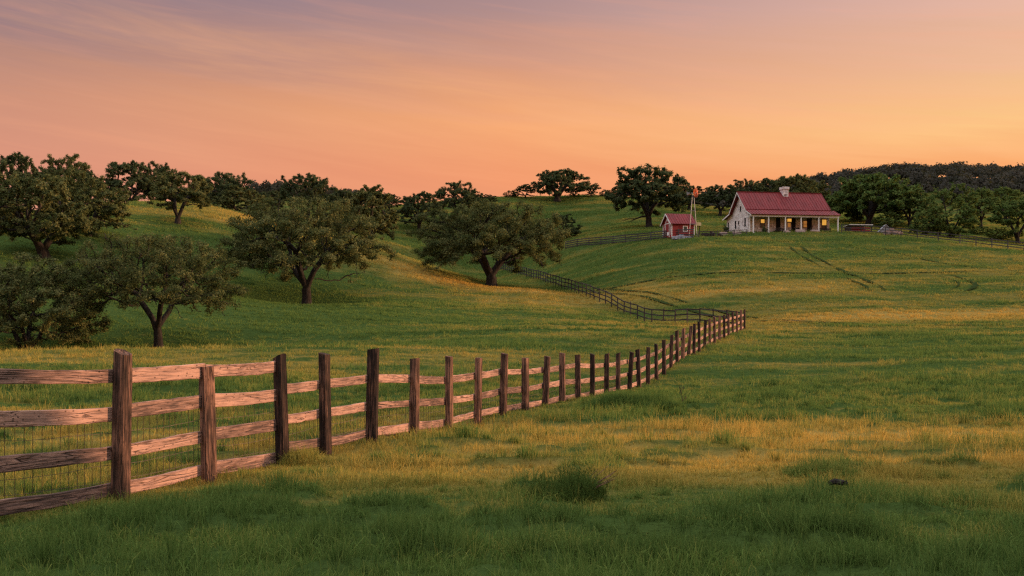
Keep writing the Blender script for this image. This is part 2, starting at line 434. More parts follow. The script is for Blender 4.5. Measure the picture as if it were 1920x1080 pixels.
def mat_wood(name, stops, axis, knots=True, bstr=1.0):
    """weathered timber; grain runs along the object's local axis"""
    m, nt, out = material(name)
    co = nt.new('ShaderNodeTexCoord').outputs['Object']
    oi = nt.new('ShaderNodeObjectInfo').outputs['Random']
    off = nt.comb(nt.math('MULTIPLY', oi, 37.0), nt.math('MULTIPLY', oi, 71.0), nt.math('MULTIPLY', oi, 53.0))
    va = nt.new('ShaderNodeVectorMath', operation='ADD'); nt.l.new(co, va.inputs[0]); nt.l.new(off, va.inputs[1])
    p = va.outputs[0]
    k = {'x': (2.2, 44, 44), 'z': (36, 36, 1.8)}[axis]
    k2 = {'x': (0.55, 9, 9), 'z': (9, 9, 0.5)}[axis]
    k3 = {'x': (3, 7, 7), 'z': (6, 6, 3)}[axis]
    g = nt.noise(nt.vmul(p, k), 1.0, 6, 0.68, 0.6)
    crack = nt.noise(nt.vmul(p, k2), 1.0, 3, 0.55, 0.9)
    blotch = nt.noise(nt.vmul(p, k3), 0.6, 3, 0.6)
    f = nt.math('MULTIPLY_ADD', nt.math('SUBTRACT', blotch, 0.5), 0.55, g)
    f = nt.math('MULTIPLY_ADD', nt.math('SUBTRACT', oi, 0.5), 0.22, f)
    col = nt.ramp(f, stops)
    cr = nt.math('ABSOLUTE', nt.math('SUBTRACT', crack, 0.5))
    crm = nt.math('SUBTRACT', 1.0, nt.math('MULTIPLY', cr, 30.0, clamp=True))
    crm = nt.math('MULTIPLY', crm, nt.math('MULTIPLY', nt.math('SUBTRACT', blotch, 0.38), 4.0, clamp=True))
    if knots:
        vo = nt.new('ShaderNodeTexVoronoi'); nt.l.new(nt.vmul(p, {'x': (2.2, 4.0, 4.0), 'z': (5, 5, 2.2)}[axis]), vo.inputs['Vector'])
        kn = nt.math('SUBTRACT', 1.0, nt.math('MULTIPLY', vo.outputs['Distance'], 4.2, clamp=True))
        kn = nt.math('MULTIPLY', kn, 1.3, clamp=True)
        col = nt.mix(kn, col, (0.03, 0.02, 0.015))
    col = nt.mix(nt.math('MULTIPLY', crm, 0.88), col, (0.020, 0.014, 0.012))
    h = nt.math('MULTIPLY_ADD', crm, -1.6, g)
    pbr(nt, out, col, 0.85, 0.15, h, bstr, 0.012)
    return m
def mat_flat(name, col, rough=0.7, var=0.25, scale=6.0, spec=0.2, metal=0.0, bump=0.0):
    m, nt, out = material(name)
    co = nt.new('ShaderNodeTexCoord').outputs['Object']
    n = nt.noise(co, scale, 5, 0.6)
    a = tuple(c * (1 - var) for c in col); b = tuple(min(1, c * (1 + var)) for c in col)
    c = nt.ramp(n, [(0.3, a), (0.7, b)])
    bs = pbr(nt, out, c, rough, spec, n if bump else None, bump, 0.02)
    bs.inputs['Metallic'].default_value = metal
    return m
def mat_stone(name, base, dark, mortar, scale=2.2):
    m, nt, out = material(name)
    co = nt.new('ShaderNodeTexCoord').outputs['Object']
    wv = nt.noise(co, 1.5, 3, 0.6)
    pv = nt.new('ShaderNodeVectorMath', operation='ADD'); nt.l.new(nt.vmul(co, (1.0, 1.0, 1.7)), pv.inputs[0]); nt.l.new(nt.comb(wv, wv, wv), pv.inputs[1])
    vo = nt.new('ShaderNodeTexVoronoi', feature='F1'); vo.inputs['Scale'].default_value = scale; nt.l.new(pv.outputs[0], vo.inputs['Vector'])
    ve = nt.new('ShaderNodeTexVoronoi', feature='DISTANCE_TO_EDGE'); ve.inputs['Scale'].default_value = scale; nt.l.new(pv.outputs[0], ve.inputs['Vector'])
    sr = nt.new('ShaderNodeSeparateColor'); nt.l.new(vo.outputs['Color'], sr.inputs[0])
    col = nt.ramp(sr.outputs[0], [(0.0, dark), (0.22, base), (0.6, tuple(min(1, c * 1.18) for c in base)), (1.0, tuple(c * 0.82 for c in base))])
    st = nt.noise(co, 9.0, 5, 0.7)
    col = nt.mix(nt.math('MULTIPLY', nt.math('SUBTRACT', st, 0.55, clamp=True), 2.2, clamp=True), col, dark)
    e = nt.math('MULTIPLY', ve.outputs['Distance'], 16.0, clamp=True)
    col = nt.mix(e, mortar, col)
    pbr(nt, out, col, 0.9, 0.1, e, 0.5, 0.03)
    return m
def mat_roof():
    m, nt, out = material('red_metal_roof')
    co = nt.new('ShaderNodeTexCoord').outputs['Object']
    n = nt.noise(nt.vmul(co, (2.0, 0.5, 0.5)), 1.0, 5, 0.6)
    col = nt.ramp(n, [(0.3, (0.14, 0.016, 0.017)), (0.7, (0.25, 0.032, 0.034))])
    b = pbr(nt, out, col, 0.6, 0.25)
    return m
def mat_glow(name, col, strength):
    m, nt, out = material(name)
    co = nt.new('ShaderNodeTexCoord').outputs['Object']
    n = nt.noise(co, 3.0, 3, 0.5)
    e = nt.new('ShaderNodeEmission'); nt.put(e.inputs[1], strength)
    nt.l.new(nt.mix(n, tuple(c * 0.55 for c in col), col), e.inputs[0]); nt.l.new(e.outputs[0], out.inputs[0])
    return m
M = dict(
    grass=mat_grass(), ground=mat_ground(), bark=mat_bark(),
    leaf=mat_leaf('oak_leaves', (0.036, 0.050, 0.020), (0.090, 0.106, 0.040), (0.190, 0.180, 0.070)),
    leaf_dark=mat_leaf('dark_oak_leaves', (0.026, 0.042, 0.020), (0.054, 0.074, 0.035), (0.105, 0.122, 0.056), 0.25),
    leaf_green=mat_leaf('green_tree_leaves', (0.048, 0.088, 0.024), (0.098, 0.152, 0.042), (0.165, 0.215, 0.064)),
    leaf_far=mat_leaf('distant_wood_leaves', (0.040, 0.040, 0.034), (0.056, 0.054, 0.045), (0.078, 0.072, 0.058), 0.15),
    leaf_weed=mat_leaf('weed_leaves', (0.040, 0.070, 0.014), (0.062, 0.095, 0.020), (0.12, 0.13, 0.03)),
    rail=mat_wood('weathered_rail_wood', [(0.30, (0.085, 0.054, 0.044)), (0.46, (0.26, 0.150, 0.116)), (0.64, (0.50, 0.285, 0.212))], 'x'),
    post=mat_wood('dark_post_wood', [(0.36, (0.018, 0.012, 0.010)), (0.5, (0.085, 0.047, 0.034)), (0.68, (0.30, 0.150, 0.098))], 'z'),
    oldrail=mat_wood('dark_fence_wood', [(0.28, (0.025, 0.020, 0.018)), (0.5, (0.055, 0.045, 0.040)), (0.72, (0.10, 0.085, 0.078))], 'x', False),
    greyrail=mat_wood('grey_fence_wood', [(0.28, (0.030, 0.027, 0.027)), (0.5, (0.062, 0.056, 0.056)), (0.72, (0.11, 0.10, 0.10))], 'x', False),
    wire=mat_flat('rusty_wire', (0.10, 0.075, 0.055), 0.6, 0.3, 4.0, 0.3, 0.5),
    stone=mat_stone('whitewashed_stone', (0.78, 0.70, 0.66), (0.34, 0.26, 0.24), (0.36, 0.30, 0.28), 1.9),
    porchstone=mat_stone('porch_wall_stone', (0.60, 0.48, 0.41), (0.26, 0.19, 0.16), (0.34, 0.27, 0.23), 2.4),
    chimney=mat_stone('chimney_stone', (0.76, 0.66, 0.63), (0.25, 0.18, 0.17), (0.30, 0.24, 0.22), 3.0),
    roof=mat_roof(),
    white=mat_flat('white_paint', (0.78, 0.74, 0.70), 0.6, 0.12, 5.0),
    redboard=mat_flat('red_boards', (0.27, 0.035, 0.034), 0.7, 0.25, 7.0),
    darkwood=mat_flat('dark_timber', (0.045, 0.032, 0.026), 0.8, 0.35, 6.0),
    darkglass=mat_flat('dark_glass', (0.012, 0.013, 0.014), 0.15, 0.3, 3.0, 0.5),
    greenglass=mat_flat('greenish_glass', (0.03, 0.06, 0.05), 0.2, 0.3, 3.0, 0.5),
    interior=mat_flat('dark_doorway_boards', (0.012, 0.009, 0.008), 0.9, 0.3, 3.0),
    slab=mat_flat('pink_stone_slab', (0.40, 0.30, 0.27), 0.85, 0.25, 3.0, 0.1, 0, 0.3),
    cream=mat_flat('cream_sheet_metal', (0.62, 0.50, 0.26), 0.5, 0.12, 3.0),
    steel=mat_flat('galvanised_steel', (0.22, 0.22, 0.23), 0.45, 0.2, 6.0, 0.4, 0.3),
    orange=mat_flat('orange_fan_blades', (0.62, 0.14, 0.05), 0.5, 0.2, 6.0),
    grey=mat_flat('grey_weathered_sheet', (0.30, 0.30, 0.33), 0.8, 0.25, 4.0),
    dirt=mat_flat('bare_earth', (0.060, 0.042, 0.030), 0.95, 0.4, 2.5, 0.05, 0, 0.5),
    pinkdirt=mat_flat('pinkish_rubble', (0.26, 0.18, 0.15), 0.95, 0.35, 3.0, 0.05, 0, 0.5),
    rut=mat_flat('trampled_grass', (0.032, 0.046, 0.015), 1.0, 0.4, 3.5, 0.0),
    glow=mat_glow('lit_window', (1.0, 0.48, 0.08), 0.95),
    glowdim=mat_glow('dim_lit_window', (0.75, 0.28, 0.06), 0.55),
)

# ------------------------------------------------------------------ ground sheet
def build_ground():
    rr = [0.0]
    r = 0.6
    while r < 430: rr.append(r); r *= 1.0095 if r > 6 else 1.03
    while r < 6000: rr.append(r); r *= 1.12
    rr = np.array(rr[1:])
    aa = np.concatenate([np.arange(-47, 47.001, 0.17), np.arange(50, 311, 4.0)])
    aa = np.radians(aa)
    A, R = np.meshgrid(aa, rr)
    X, Y = R * np.sin(A), R * np.cos(A)
    Z = H(X, Y)
    D = dry_and_light(X, Y)
    nr, na = X.shape
    V = np.stack([X.ravel(), Y.ravel(), Z.ravel()], 1)
    V = np.vstack([V, [[0, 0, hz(0, 0)]]])
    i = np.arange(nr - 1)[:, None] * na + np.arange(na)[None]
    j = np.arange(nr - 1)[:, None] * na + (np.arange(na)[None] + 1) % na
    q = np.stack([i, i + na, j + na, j], -1).reshape(-1, 4)[:, ::-1]
    c = len(V) - 1
    k = np.arange(na)
    tri = np.stack([np.full(na, c), (k + 1) % na, k], 1)[:, ::1]
    me = mesh_np('ground', V, [q, tri], {'dry': np.append(D.ravel(), 0.2)}, True)
    o = obj('ground', me, M['ground'])
    tag(o, 'rolling green and straw coloured pasture that everything stands on', kind='structure')
build_ground()

# ------------------------------------------------------------------ trees
def skeleton(rng, trunk, attr, step, kill, jitter=0.18, maxn=2600):
    """space colonisation: trunk = list of starting polylines (first point shared)"""
    pos = []; par = []
    for line in trunk:
        prev = -1
        for p in line:
            if prev == -1 and pos and np.allclose(p, pos[0]): prev = 0; continue
            pos.append(np.array(p, float)); par.append(prev); prev = len(pos) - 1
    attr = attr.copy()
    N = np.array(pos)
    d = np.linalg.norm(attr[:, None] - N[None], axis=2)
    near = d.argmin(1); dist = d.min(1)
    ntr = len(pos)
    alive = np.ones(len(attr), bool)
    ban = {}
    for it in range(160):
        idx = np.nonzero(alive)[0]
        if len(idx) == 0 or len(pos) > maxn: break
        nn = near[idx]
        v = attr[idx] - np.array(pos)[nn]
        v /= np.linalg.norm(v, axis=1)[:, None] + 1e-9
        u, inv = np.unique(nn, return_inverse=True)
        sm = np.zeros((len(u), 3)); np.add.at(sm, inv, v)
        sm /= np.linalg.norm(sm, axis=1)[:, None] + 1e-9
        sm += rng.normal(0, jitter, sm.shape); sm /= np.linalg.norm(sm, axis=1)[:, None]
        new = []
        for k, n in enumerate(u):
            c = ban.get(n, 0)
            if c > 3: 
                alive[idx[inv == k]] = False
                continue
            ban[n] = c + 1
            pos.append(pos[n] + sm[k] * step); par.append(int(n)); new.append(len(pos) - 1)
        if not new: break
        NP = np.array([pos[k] for k in new])
        d = np.linalg.norm(attr[:, None] - NP[None], axis=2)
        m = d.argmin(1); dm = d.min(1)
        b = dm < dist
        near[b] = np.array(new)[m[b]]; dist[b] = dm[b]
        alive &= dist > kill
    return np.array(pos), np.array(par), ntr

def make_tree(seed, h, wl, wr, zb, trunk_r, nleaf, leaf, limbs=3, forkf=1.0, depth=None, pads=70, flat=0.62, lean=0.0, hollow=0.46, low=False):
    """h height, wl / wr crown reach to the left / right of the trunk, zb crown bottom. Returns (wood mesh, leaf mesh)"""
    rng = np.random.default_rng(seed * 77 + 5)
    a = (wl + wr) / 2; cx = (wr - wl) / 2; b = depth or a * 0.92
    zc = zb + 0.36 * (h - zb); up = h - zc; dn = zc - zb
    # foliage pads spread in the crown's shell
    cs = []
    sect = rng.uniform(0.80, 1.06, 9)
    tries = 0
    while len(cs) < pads and tries < 9000:
        tries += 1
        d = rng.normal(size=3); d /= np.linalg.norm(d)
        r = rng.uniform(0, 1) ** 0.33
        th = (math.atan2(d[1], d[0]) / (2 * math.pi) % 1) * 9
        i = int(th); k = th - i
        lob = sect[i % 9] * (1 - k) + sect[(i + 1) % 9] * k
        p = np.array([cx + d[0] * a * r * lob, d[1] * b * r * lob, zc + d[2] * (up if d[2] > 0 else dn) * r * (0.5 + 0.5 * lob)])
        rho = math.hypot((p[0] - cx) / a, p[1] / b)
        if not low and p[2] < zb + hollow * (h - zb) * max(0.0, 1 - rho ** 2.2): continue
        if r < 0.5: continue
        sp = (a + b) * 0.5 * 0.17
        if any(np.linalg.norm((p - q) * (1, 1, 1.5)) < sp for q in cs) and rng.uniform() < 0.85: continue
        cs.append(p)
    cs = np.array(cs)
    sig = (a + b) * 0.5 * 0.105
    per = 15
    attr = (cs[:, None] + rng.normal(0, 1, (len(cs), per, 3)) * (sig, sig, sig * flat)).reshape(-1, 3)
    nb = 9
    tb = rng.uniform(0, 6.28, nb)
    bare = np.stack([cx + np.cos(tb) * a * rng.uniform(0.72, 1.02, nb), np.sin(tb) * b * rng.uniform(0.72, 1.02, nb), zb * rng.uniform(0.95, 1.15, nb) + 0.05 * h], 1)
    thin = cs[rng.uniform(0, 1, len(cs)) < 0.06]
    bare = np.vstack([bare, thin]) if len(thin) else bare
    attr = np.vstack([attr, (bare[:nb, None] + rng.normal(0, 0.7, (nb, 6, 3)) * sig).reshape(-1, 3)])
    attr = attr[attr[:, 2] < h - 0.02 * h]
    attr = attr[attr[:, 2] > zb * 0.6]
    fork = max(0.55, min(zb, 0.30 * h) * forkf) if not low else 0.4
    step = max(0.22, (a + b) * 0.5 * 0.052)
    def wander(p0, p1, n, amp):
        pts = [np.array(p0, float) + (np.array(p1) - np.array(p0)) * t for t in np.linspace(0, 1, n)]
        off = np.cumsum(rng.normal(0, amp, (n, 3)), axis=0); off[:, 2] *= 0.3; off[0] = 0
        return [tuple(p + o) for p, o in zip(pts, off)]
    tl = []
    ntp = max(4, int(fork / 0.3) + 1)
    main = wander((0, 0, 0), (lean * fork, rng.normal(0, 0.05) * fork, fork), ntp, 0.022 * fork)
    tl.append(main)
    top = main[-1]
    lines = [main]
    pos0 = list(main)
    n_l = limbs
    a0 = rng.uniform(0, 6.28)
    pos = [np.array(p) for p in main]; par = [-1] + list(range(len(main) - 1))
    for k in range(n_l):
        th = a0 + 2 * math.pi * k / n_l + rng.normal(0, 0.3)
        rise = rng.uniform(0.30, 0.62)
        e = (top[0] + math.cos(th) * a * 0.26, top[1] + math.sin(th) * b * 0.26, top[2] + (zc + 0.2 * up - top[2]) * rise + 0.12 * a)
        ln = wander(top, e, 5, 0.05 * step * 4)
        prev = len(main) - 1 - (k % 2 if len(main) > 3 else 0)
        for p in ln[1:]:
            pos.append(np.array(p)); par.append(prev); prev = len(pos) - 1
    # grow
    P0 = pos; 
    class _T: pass
    pos, par, ntr = _grow(rng, pos, par, attr, step, step * 1.9)
    n = len(pos)
    kids = [[] for _ in range(n)]
    for i in range(n):
        if par[i] >= 0: kids[par[i]].append(i)
    rad = np.zeros(n); ex = 2.5; tip = 0.012 + 0.0016 * h; cnt = np.zeros(n, int)
    for i in range(n - 1, -1, -1):
        if not kids[i]: rad[i] = tip; cnt[i] = 1
        else:
            rad[i] = sum(rad[k] ** ex for k in kids[i]) ** (1 / ex); cnt[i] = sum(cnt[k] for k in kids[i])
    f = (trunk_r - tip) / max(1e-6, rad[0] - tip)
    rad = tip + (rad - tip) * f
    rad *= 1 + 0.55 * np.exp(-np.maximum(pos[:, 2], 0) / 0.28) * (np.arange(n) < len(main))
    mb = MB()
    roots = [0]
    while roots:
        s = roots.pop()
        chain = [s]
        while kids[chain[-1]]:
            ks = sorted(kids[chain[-1]], key=lambda q: -rad[q])
            chain.append(ks[0]); roots += ks[1:]
        pts = [pos[c] for c in chain]; rs = [rad[c] for c in chain]
        if par[s] >= 0:
            pts = [pos[par[s]]] + pts; rs = [min(rad[par[s]], rs[0] * 1.25)] + rs
        else:
            pts = [pos[s] - np.array((0, 0, 0.35))] + pts; rs = [rs[0] * 1.12] + rs
        if len(pts) > 1:
            mb.tube(pts, rs, 9 if rs[0] > 0.15 else (5 if rs[0] > 0.05 else 3), cap=False)
    nf = len(mb.f)
    V = np.array(mb.v); fa = np.array(mb.f)
    wood = mesh_np('trunk', V, [fa], None, True)
    # leaves
    tips = np.nonzero((cnt <= 3) & (np.arange(n) >= ntr))[0]
    keep = np.linalg.norm(pos[tips][:, None] - bare[None], axis=2).min(1) > sig * 1.15
    if not low and keep.sum() > 20: tips = tips[keep]
    if len(tips) == 0: tips = np.arange(n)[-10:]
    wgt = rng.uniform(0.25, 1.0, len(tips)); wgt /= wgt.sum()
    ch = rng.choice(len(tips), nleaf, p=wgt)
    clump = rng.uniform(0, 1, len(tips))
    sg = step * 0.55
    c = pos[tips][ch] + rng.normal(0, 1, (nleaf, 3)) * (sg, sg, sg * 0.7)
    ok = c[:, 2] > (0.12 if low else max(0.12, 1.02 * zb)); c = c[ok]; ch = ch[ok]; m = len(c)
    outw = (c - np.array((cx, 0, zc - 0.3 * up))) / (a, b, up)
    outw /= np.linalg.norm(outw, axis=1)[:, None] + 1e-9
    lo = (c - pos[tips][ch]) / sg
    nr = outw * 0.35 + lo * 0.30 + np.array((0, 0, 0.35)) + rng.normal(0, 0.40, (m, 3))
    nr /= np.linalg.norm(nr, axis=1)[:, None]
    t1 = np.cross(nr, rng.normal(0, 1, (m, 3))); t1 /= np.linalg.norm(t1, axis=1)[:, None] + 1e-9
    t2 = np.cross(nr, t1)
    s = leaf * rng.uniform(0.55, 1.45, m)[:, None]
    L = np.stack([c - t1 * s, c + t2 * s * 0.55 + nr * s * 0.12, c + t1 * s, c - t2 * s * 0.55 + nr * s * 0.12], 1).reshape(-1, 3)
    fq = np.arange(4 * m).reshape(m, 4)
    tint = np.clip(0.5 + 0.85 * (clump[ch] - 0.5) + rng.normal(0, 0.22, m), 0, 1)
    crown = mesh_np('crown', L, [fq], {'tint': np.repeat(tint, 4)})
    return wood, crown

def _grow(rng, pos, par, attr, step, kill, jitter=0.2, maxn=2400):
    pos = list(pos); par = list(par); ntr = len(pos)
    N = np.array(pos)
    d = np.linalg.norm(attr[:, None] - N[None], axis=2)
    near = d.argmin(1); dist = d.min(1)
    alive = dist > kill
    ban = {}
    for it in range(150):
        idx = np.nonzero(alive)[0]
        if len(idx) == 0 or len(pos) > maxn: break
        nn = near[idx]; PA = np.array(pos)
        v = attr[idx] - PA[nn]
        v /= np.linalg.norm(v, axis=1)[:, None] + 1e-9
        u, inv = np.unique(nn, return_inverse=True)
        sm = np.zeros((len(u), 3)); np.add.at(sm, inv, v)
        sm /= np.linalg.norm(sm, axis=1)[:, None] + 1e-9
        sm += rng.normal(0, jitter, sm.shape); sm /= np.linalg.norm(sm, axis=1)[:, None]
        new = []
        for k, q in enumerate(u):
            q = int(q); c = ban.get(q, 0)
            if c > 3:
                alive[idx[inv == k]] = False; continue
            ban[q] = c + 1
            pos.append(pos[q] + sm[k] * step); par.append(q); new.append(len(pos) - 1)
        if not new: break
        NP = np.array([pos[k] for k in new])
        d = np.linalg.norm(attr[:, None] - NP[None], axis=2)
        m = d.argmin(1); dm = d.min(1); b = dm < dist
        near[b] = np.array(new)[m[b]]; dist[b] = dm[b]
        alive &= dist > kill
    return np.array(pos), np.array(par), ntr

TL = {  # label, category, name, leaf material, leaf count, leaf size, pads
 'near_bush_oak': ('large low oak cut by the left edge, its foliage spreading down to the grass', 'oak_tree', 'leaf', 62000, 0.064, 110),
 'small_oak': ('umbrella shaped small oak at the foot of the left slope, behind the near crest', 'oak_tree', 'leaf', 64000, 0.060, 150),
 'big_oak': ('big domed oak with a forked trunk alone in the middle of the left slope', 'oak_tree', 'leaf', 82000, 0.090, 150),
 'wide_oak': ('widest oak, thick trunk and long low limbs, beside the end of the dark fence', 'oak_tree', 'leaf', 86000, 0.10, 140),
 'twin_oak': ('oak with a low forked trunk high on the slope above the left edge oak', 'oak_tree', 'leaf', 46000, 0.095, 95),
 'slope_oak': ('yellowish green oak with drooping limbs between the low forked oak and the hill crest', 'oak_tree', 'leaf', 36000, 0.095, 75),
 'crest_oak': ('small dark oak with three curved limbs standing alone just below the left hill crest', 'oak_tree', 'leaf', 26000, 0.092, 60),
 'hanging_oak': ('tall oak with hanging foliage behind the right shoulder of the big domed oak', 'oak_tree', 'leaf', 42000, 0.12, 80),
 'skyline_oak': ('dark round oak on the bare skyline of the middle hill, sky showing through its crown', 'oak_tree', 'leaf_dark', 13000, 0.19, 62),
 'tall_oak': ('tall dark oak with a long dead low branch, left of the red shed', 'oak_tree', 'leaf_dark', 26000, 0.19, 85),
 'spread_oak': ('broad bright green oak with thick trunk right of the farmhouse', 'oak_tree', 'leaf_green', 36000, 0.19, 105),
}
for kind, px, by, ty, l, r, cb, Y, seed, op in TREES:
    lab, nm, lf, nl, ls, pads = TL[kind]
    base = P(px, Y, -0.05)
    h = zof(ty, Y) - base.z
    m = Y / F
    zb = max(0.3, zof(cb, Y) - base.z)
    lowb = kind == 'near_bush_oak'
    wood, crown = make_tree(seed, h, (px - l) * m, (r - px) * m, zb, op['trunk'], nl, ls, limbs=op.get('limbs', 3), forkf=op.get('fork', 0.8), hollow=op.get('hollow', 0.46), pads=pads, low=lowb, depth=min((r - l) / 2 * m, 8.0))
    e = empty(nm, base)
    tag(e, lab, 'tree', 'oaks scattered over the pasture')
    obj('trunk', wood, M['bark'], e)
    obj('crown', crown, M[lf], e)
    if kind == 'tall_oak':
        MB().tube([(-0.2, 0, 1.9), (-1.3, -0.1, 1.75), (-2.4, -0.3, 1.35), (-3.4, -0.3, 1.4), (-4.5, -0.4, 1.05)], [0.16, 0.13, 0.10, 0.07, 0.03], 6).tube([(-2.4, -0.3, 1.35), (-3.1, -0.5, 0.9), (-3.6, -0.5, 0.95)], [0.08, 0.05, 0.02], 5).build('dead_branch', M['bark'], e)

# smaller and farther trees: five proportions grown once, then copied with their parts
PROTO = []
for k, (pw, zb, tr, ps) in enumerate([(5.6, 2.4, 0.32, 70), (5.0, 1.6, 0.36, 75), (4.4, 1.2, 0.30, 64), (6.2, 2.9, 0.36, 72), (4.8, 0.5, 0.22, 80)]):
    PROTO.append((make_tree(40 + k, 9.0, pw, pw * 0.94, zb, tr, 42000, 0.104, limbs=3, pads=ps, low=(k == 4)), pw))
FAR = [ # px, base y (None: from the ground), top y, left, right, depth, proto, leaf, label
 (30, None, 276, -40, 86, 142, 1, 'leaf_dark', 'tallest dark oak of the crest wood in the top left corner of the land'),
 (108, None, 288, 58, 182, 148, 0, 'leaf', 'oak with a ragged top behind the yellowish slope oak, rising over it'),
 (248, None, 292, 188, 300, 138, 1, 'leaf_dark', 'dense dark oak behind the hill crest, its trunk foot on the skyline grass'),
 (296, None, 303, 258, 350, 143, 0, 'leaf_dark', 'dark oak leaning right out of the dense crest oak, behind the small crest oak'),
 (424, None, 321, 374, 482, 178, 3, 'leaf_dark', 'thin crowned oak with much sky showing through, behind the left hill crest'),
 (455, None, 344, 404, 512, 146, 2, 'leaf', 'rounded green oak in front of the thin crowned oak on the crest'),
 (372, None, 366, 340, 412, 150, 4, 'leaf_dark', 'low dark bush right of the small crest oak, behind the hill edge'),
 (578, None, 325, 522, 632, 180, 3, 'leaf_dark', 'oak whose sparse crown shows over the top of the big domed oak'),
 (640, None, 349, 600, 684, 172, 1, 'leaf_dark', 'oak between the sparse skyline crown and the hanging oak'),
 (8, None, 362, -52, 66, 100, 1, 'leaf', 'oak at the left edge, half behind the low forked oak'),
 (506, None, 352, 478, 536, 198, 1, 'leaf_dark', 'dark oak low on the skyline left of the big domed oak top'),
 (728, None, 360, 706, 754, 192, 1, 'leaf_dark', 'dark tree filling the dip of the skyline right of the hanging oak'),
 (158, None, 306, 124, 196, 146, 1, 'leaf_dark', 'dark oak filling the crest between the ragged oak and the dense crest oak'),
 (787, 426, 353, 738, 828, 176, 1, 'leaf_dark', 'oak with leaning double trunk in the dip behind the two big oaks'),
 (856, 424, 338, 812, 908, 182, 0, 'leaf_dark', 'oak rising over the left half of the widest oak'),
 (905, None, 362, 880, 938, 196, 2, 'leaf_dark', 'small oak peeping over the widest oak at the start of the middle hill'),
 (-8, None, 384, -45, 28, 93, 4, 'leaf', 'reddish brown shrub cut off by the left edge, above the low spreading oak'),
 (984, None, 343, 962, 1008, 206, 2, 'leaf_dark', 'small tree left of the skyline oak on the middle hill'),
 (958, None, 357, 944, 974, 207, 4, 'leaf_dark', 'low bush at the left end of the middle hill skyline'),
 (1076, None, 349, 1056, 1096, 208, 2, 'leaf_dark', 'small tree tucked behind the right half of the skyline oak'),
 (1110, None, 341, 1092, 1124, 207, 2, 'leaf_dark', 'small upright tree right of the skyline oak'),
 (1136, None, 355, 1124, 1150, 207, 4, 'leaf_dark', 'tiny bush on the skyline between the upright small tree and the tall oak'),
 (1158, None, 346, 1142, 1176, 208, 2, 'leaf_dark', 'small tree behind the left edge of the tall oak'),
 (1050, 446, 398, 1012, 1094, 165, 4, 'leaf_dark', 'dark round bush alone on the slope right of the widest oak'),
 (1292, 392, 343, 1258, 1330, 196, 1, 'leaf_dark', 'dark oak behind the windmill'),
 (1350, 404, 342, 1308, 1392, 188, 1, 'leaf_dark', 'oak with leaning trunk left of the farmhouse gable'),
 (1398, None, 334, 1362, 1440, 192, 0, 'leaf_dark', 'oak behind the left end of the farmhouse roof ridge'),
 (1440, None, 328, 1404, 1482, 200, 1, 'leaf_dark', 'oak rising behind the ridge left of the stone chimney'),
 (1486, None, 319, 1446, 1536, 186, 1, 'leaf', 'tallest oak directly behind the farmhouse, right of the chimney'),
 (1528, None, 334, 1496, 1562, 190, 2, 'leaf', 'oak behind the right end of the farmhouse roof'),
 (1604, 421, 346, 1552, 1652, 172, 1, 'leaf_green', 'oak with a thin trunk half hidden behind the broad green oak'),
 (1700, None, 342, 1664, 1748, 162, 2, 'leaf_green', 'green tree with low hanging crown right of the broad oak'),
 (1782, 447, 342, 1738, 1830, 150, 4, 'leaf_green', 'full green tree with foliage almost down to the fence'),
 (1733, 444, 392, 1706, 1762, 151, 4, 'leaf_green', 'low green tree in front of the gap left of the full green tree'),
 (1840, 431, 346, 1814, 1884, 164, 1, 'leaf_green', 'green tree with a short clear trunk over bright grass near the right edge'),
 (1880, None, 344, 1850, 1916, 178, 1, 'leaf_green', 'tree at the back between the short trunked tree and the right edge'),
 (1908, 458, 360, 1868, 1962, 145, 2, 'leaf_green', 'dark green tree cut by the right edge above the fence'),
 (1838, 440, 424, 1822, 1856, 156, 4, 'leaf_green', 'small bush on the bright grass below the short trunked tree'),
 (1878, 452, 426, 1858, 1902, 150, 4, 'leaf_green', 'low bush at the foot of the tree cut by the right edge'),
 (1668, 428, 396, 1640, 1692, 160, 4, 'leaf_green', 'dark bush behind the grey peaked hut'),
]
def tree_copy(proto, e, sx, sy, sz, rz, lf):
    (wood, crown), pw = proto
    for nm, me, mt in (('trunk', wood, M['bark']), ('crown', crown, M[lf])):
        o = bpy.data.objects.new(nm, me)
        COL.objects.link(o); o.parent = e
        if not me.materials: me.materials.append(mt)
        o.material_slots[0].link = 'OBJECT'; o.material_slots[0].material = mt
    e.scale = (sx, sy, sz); e.rotation_euler = (0, 0, rz)
for n, (px, by, ty, l, r, Y, k, lf, lab) in enumerate(FAR):
    base = P((l + r) / 2 if by is None else px, Y, -0.05)
    h = zof(ty, Y) - base.z
    wd = (r - l) / 2 * Y / F * (1.14 if lf == 'leaf_green' else 1.0)
    sx = wd / PROTO[k][1]; sz = h / 9.0
    e = empty('oak_bush' if k == 4 else 'oak_tree', base)
    tag(e, lab, 'bush' if k == 4 else 'tree', 'bushes on the pasture' if k == 4 else 'trees of the crests and the hollow')
    tree_copy(PROTO[k], e, sx, min(max(sx, 0.5), 1.3), sz, (n * 2.4) % 6.28 if n % 2 else (n * 0.7), lf)

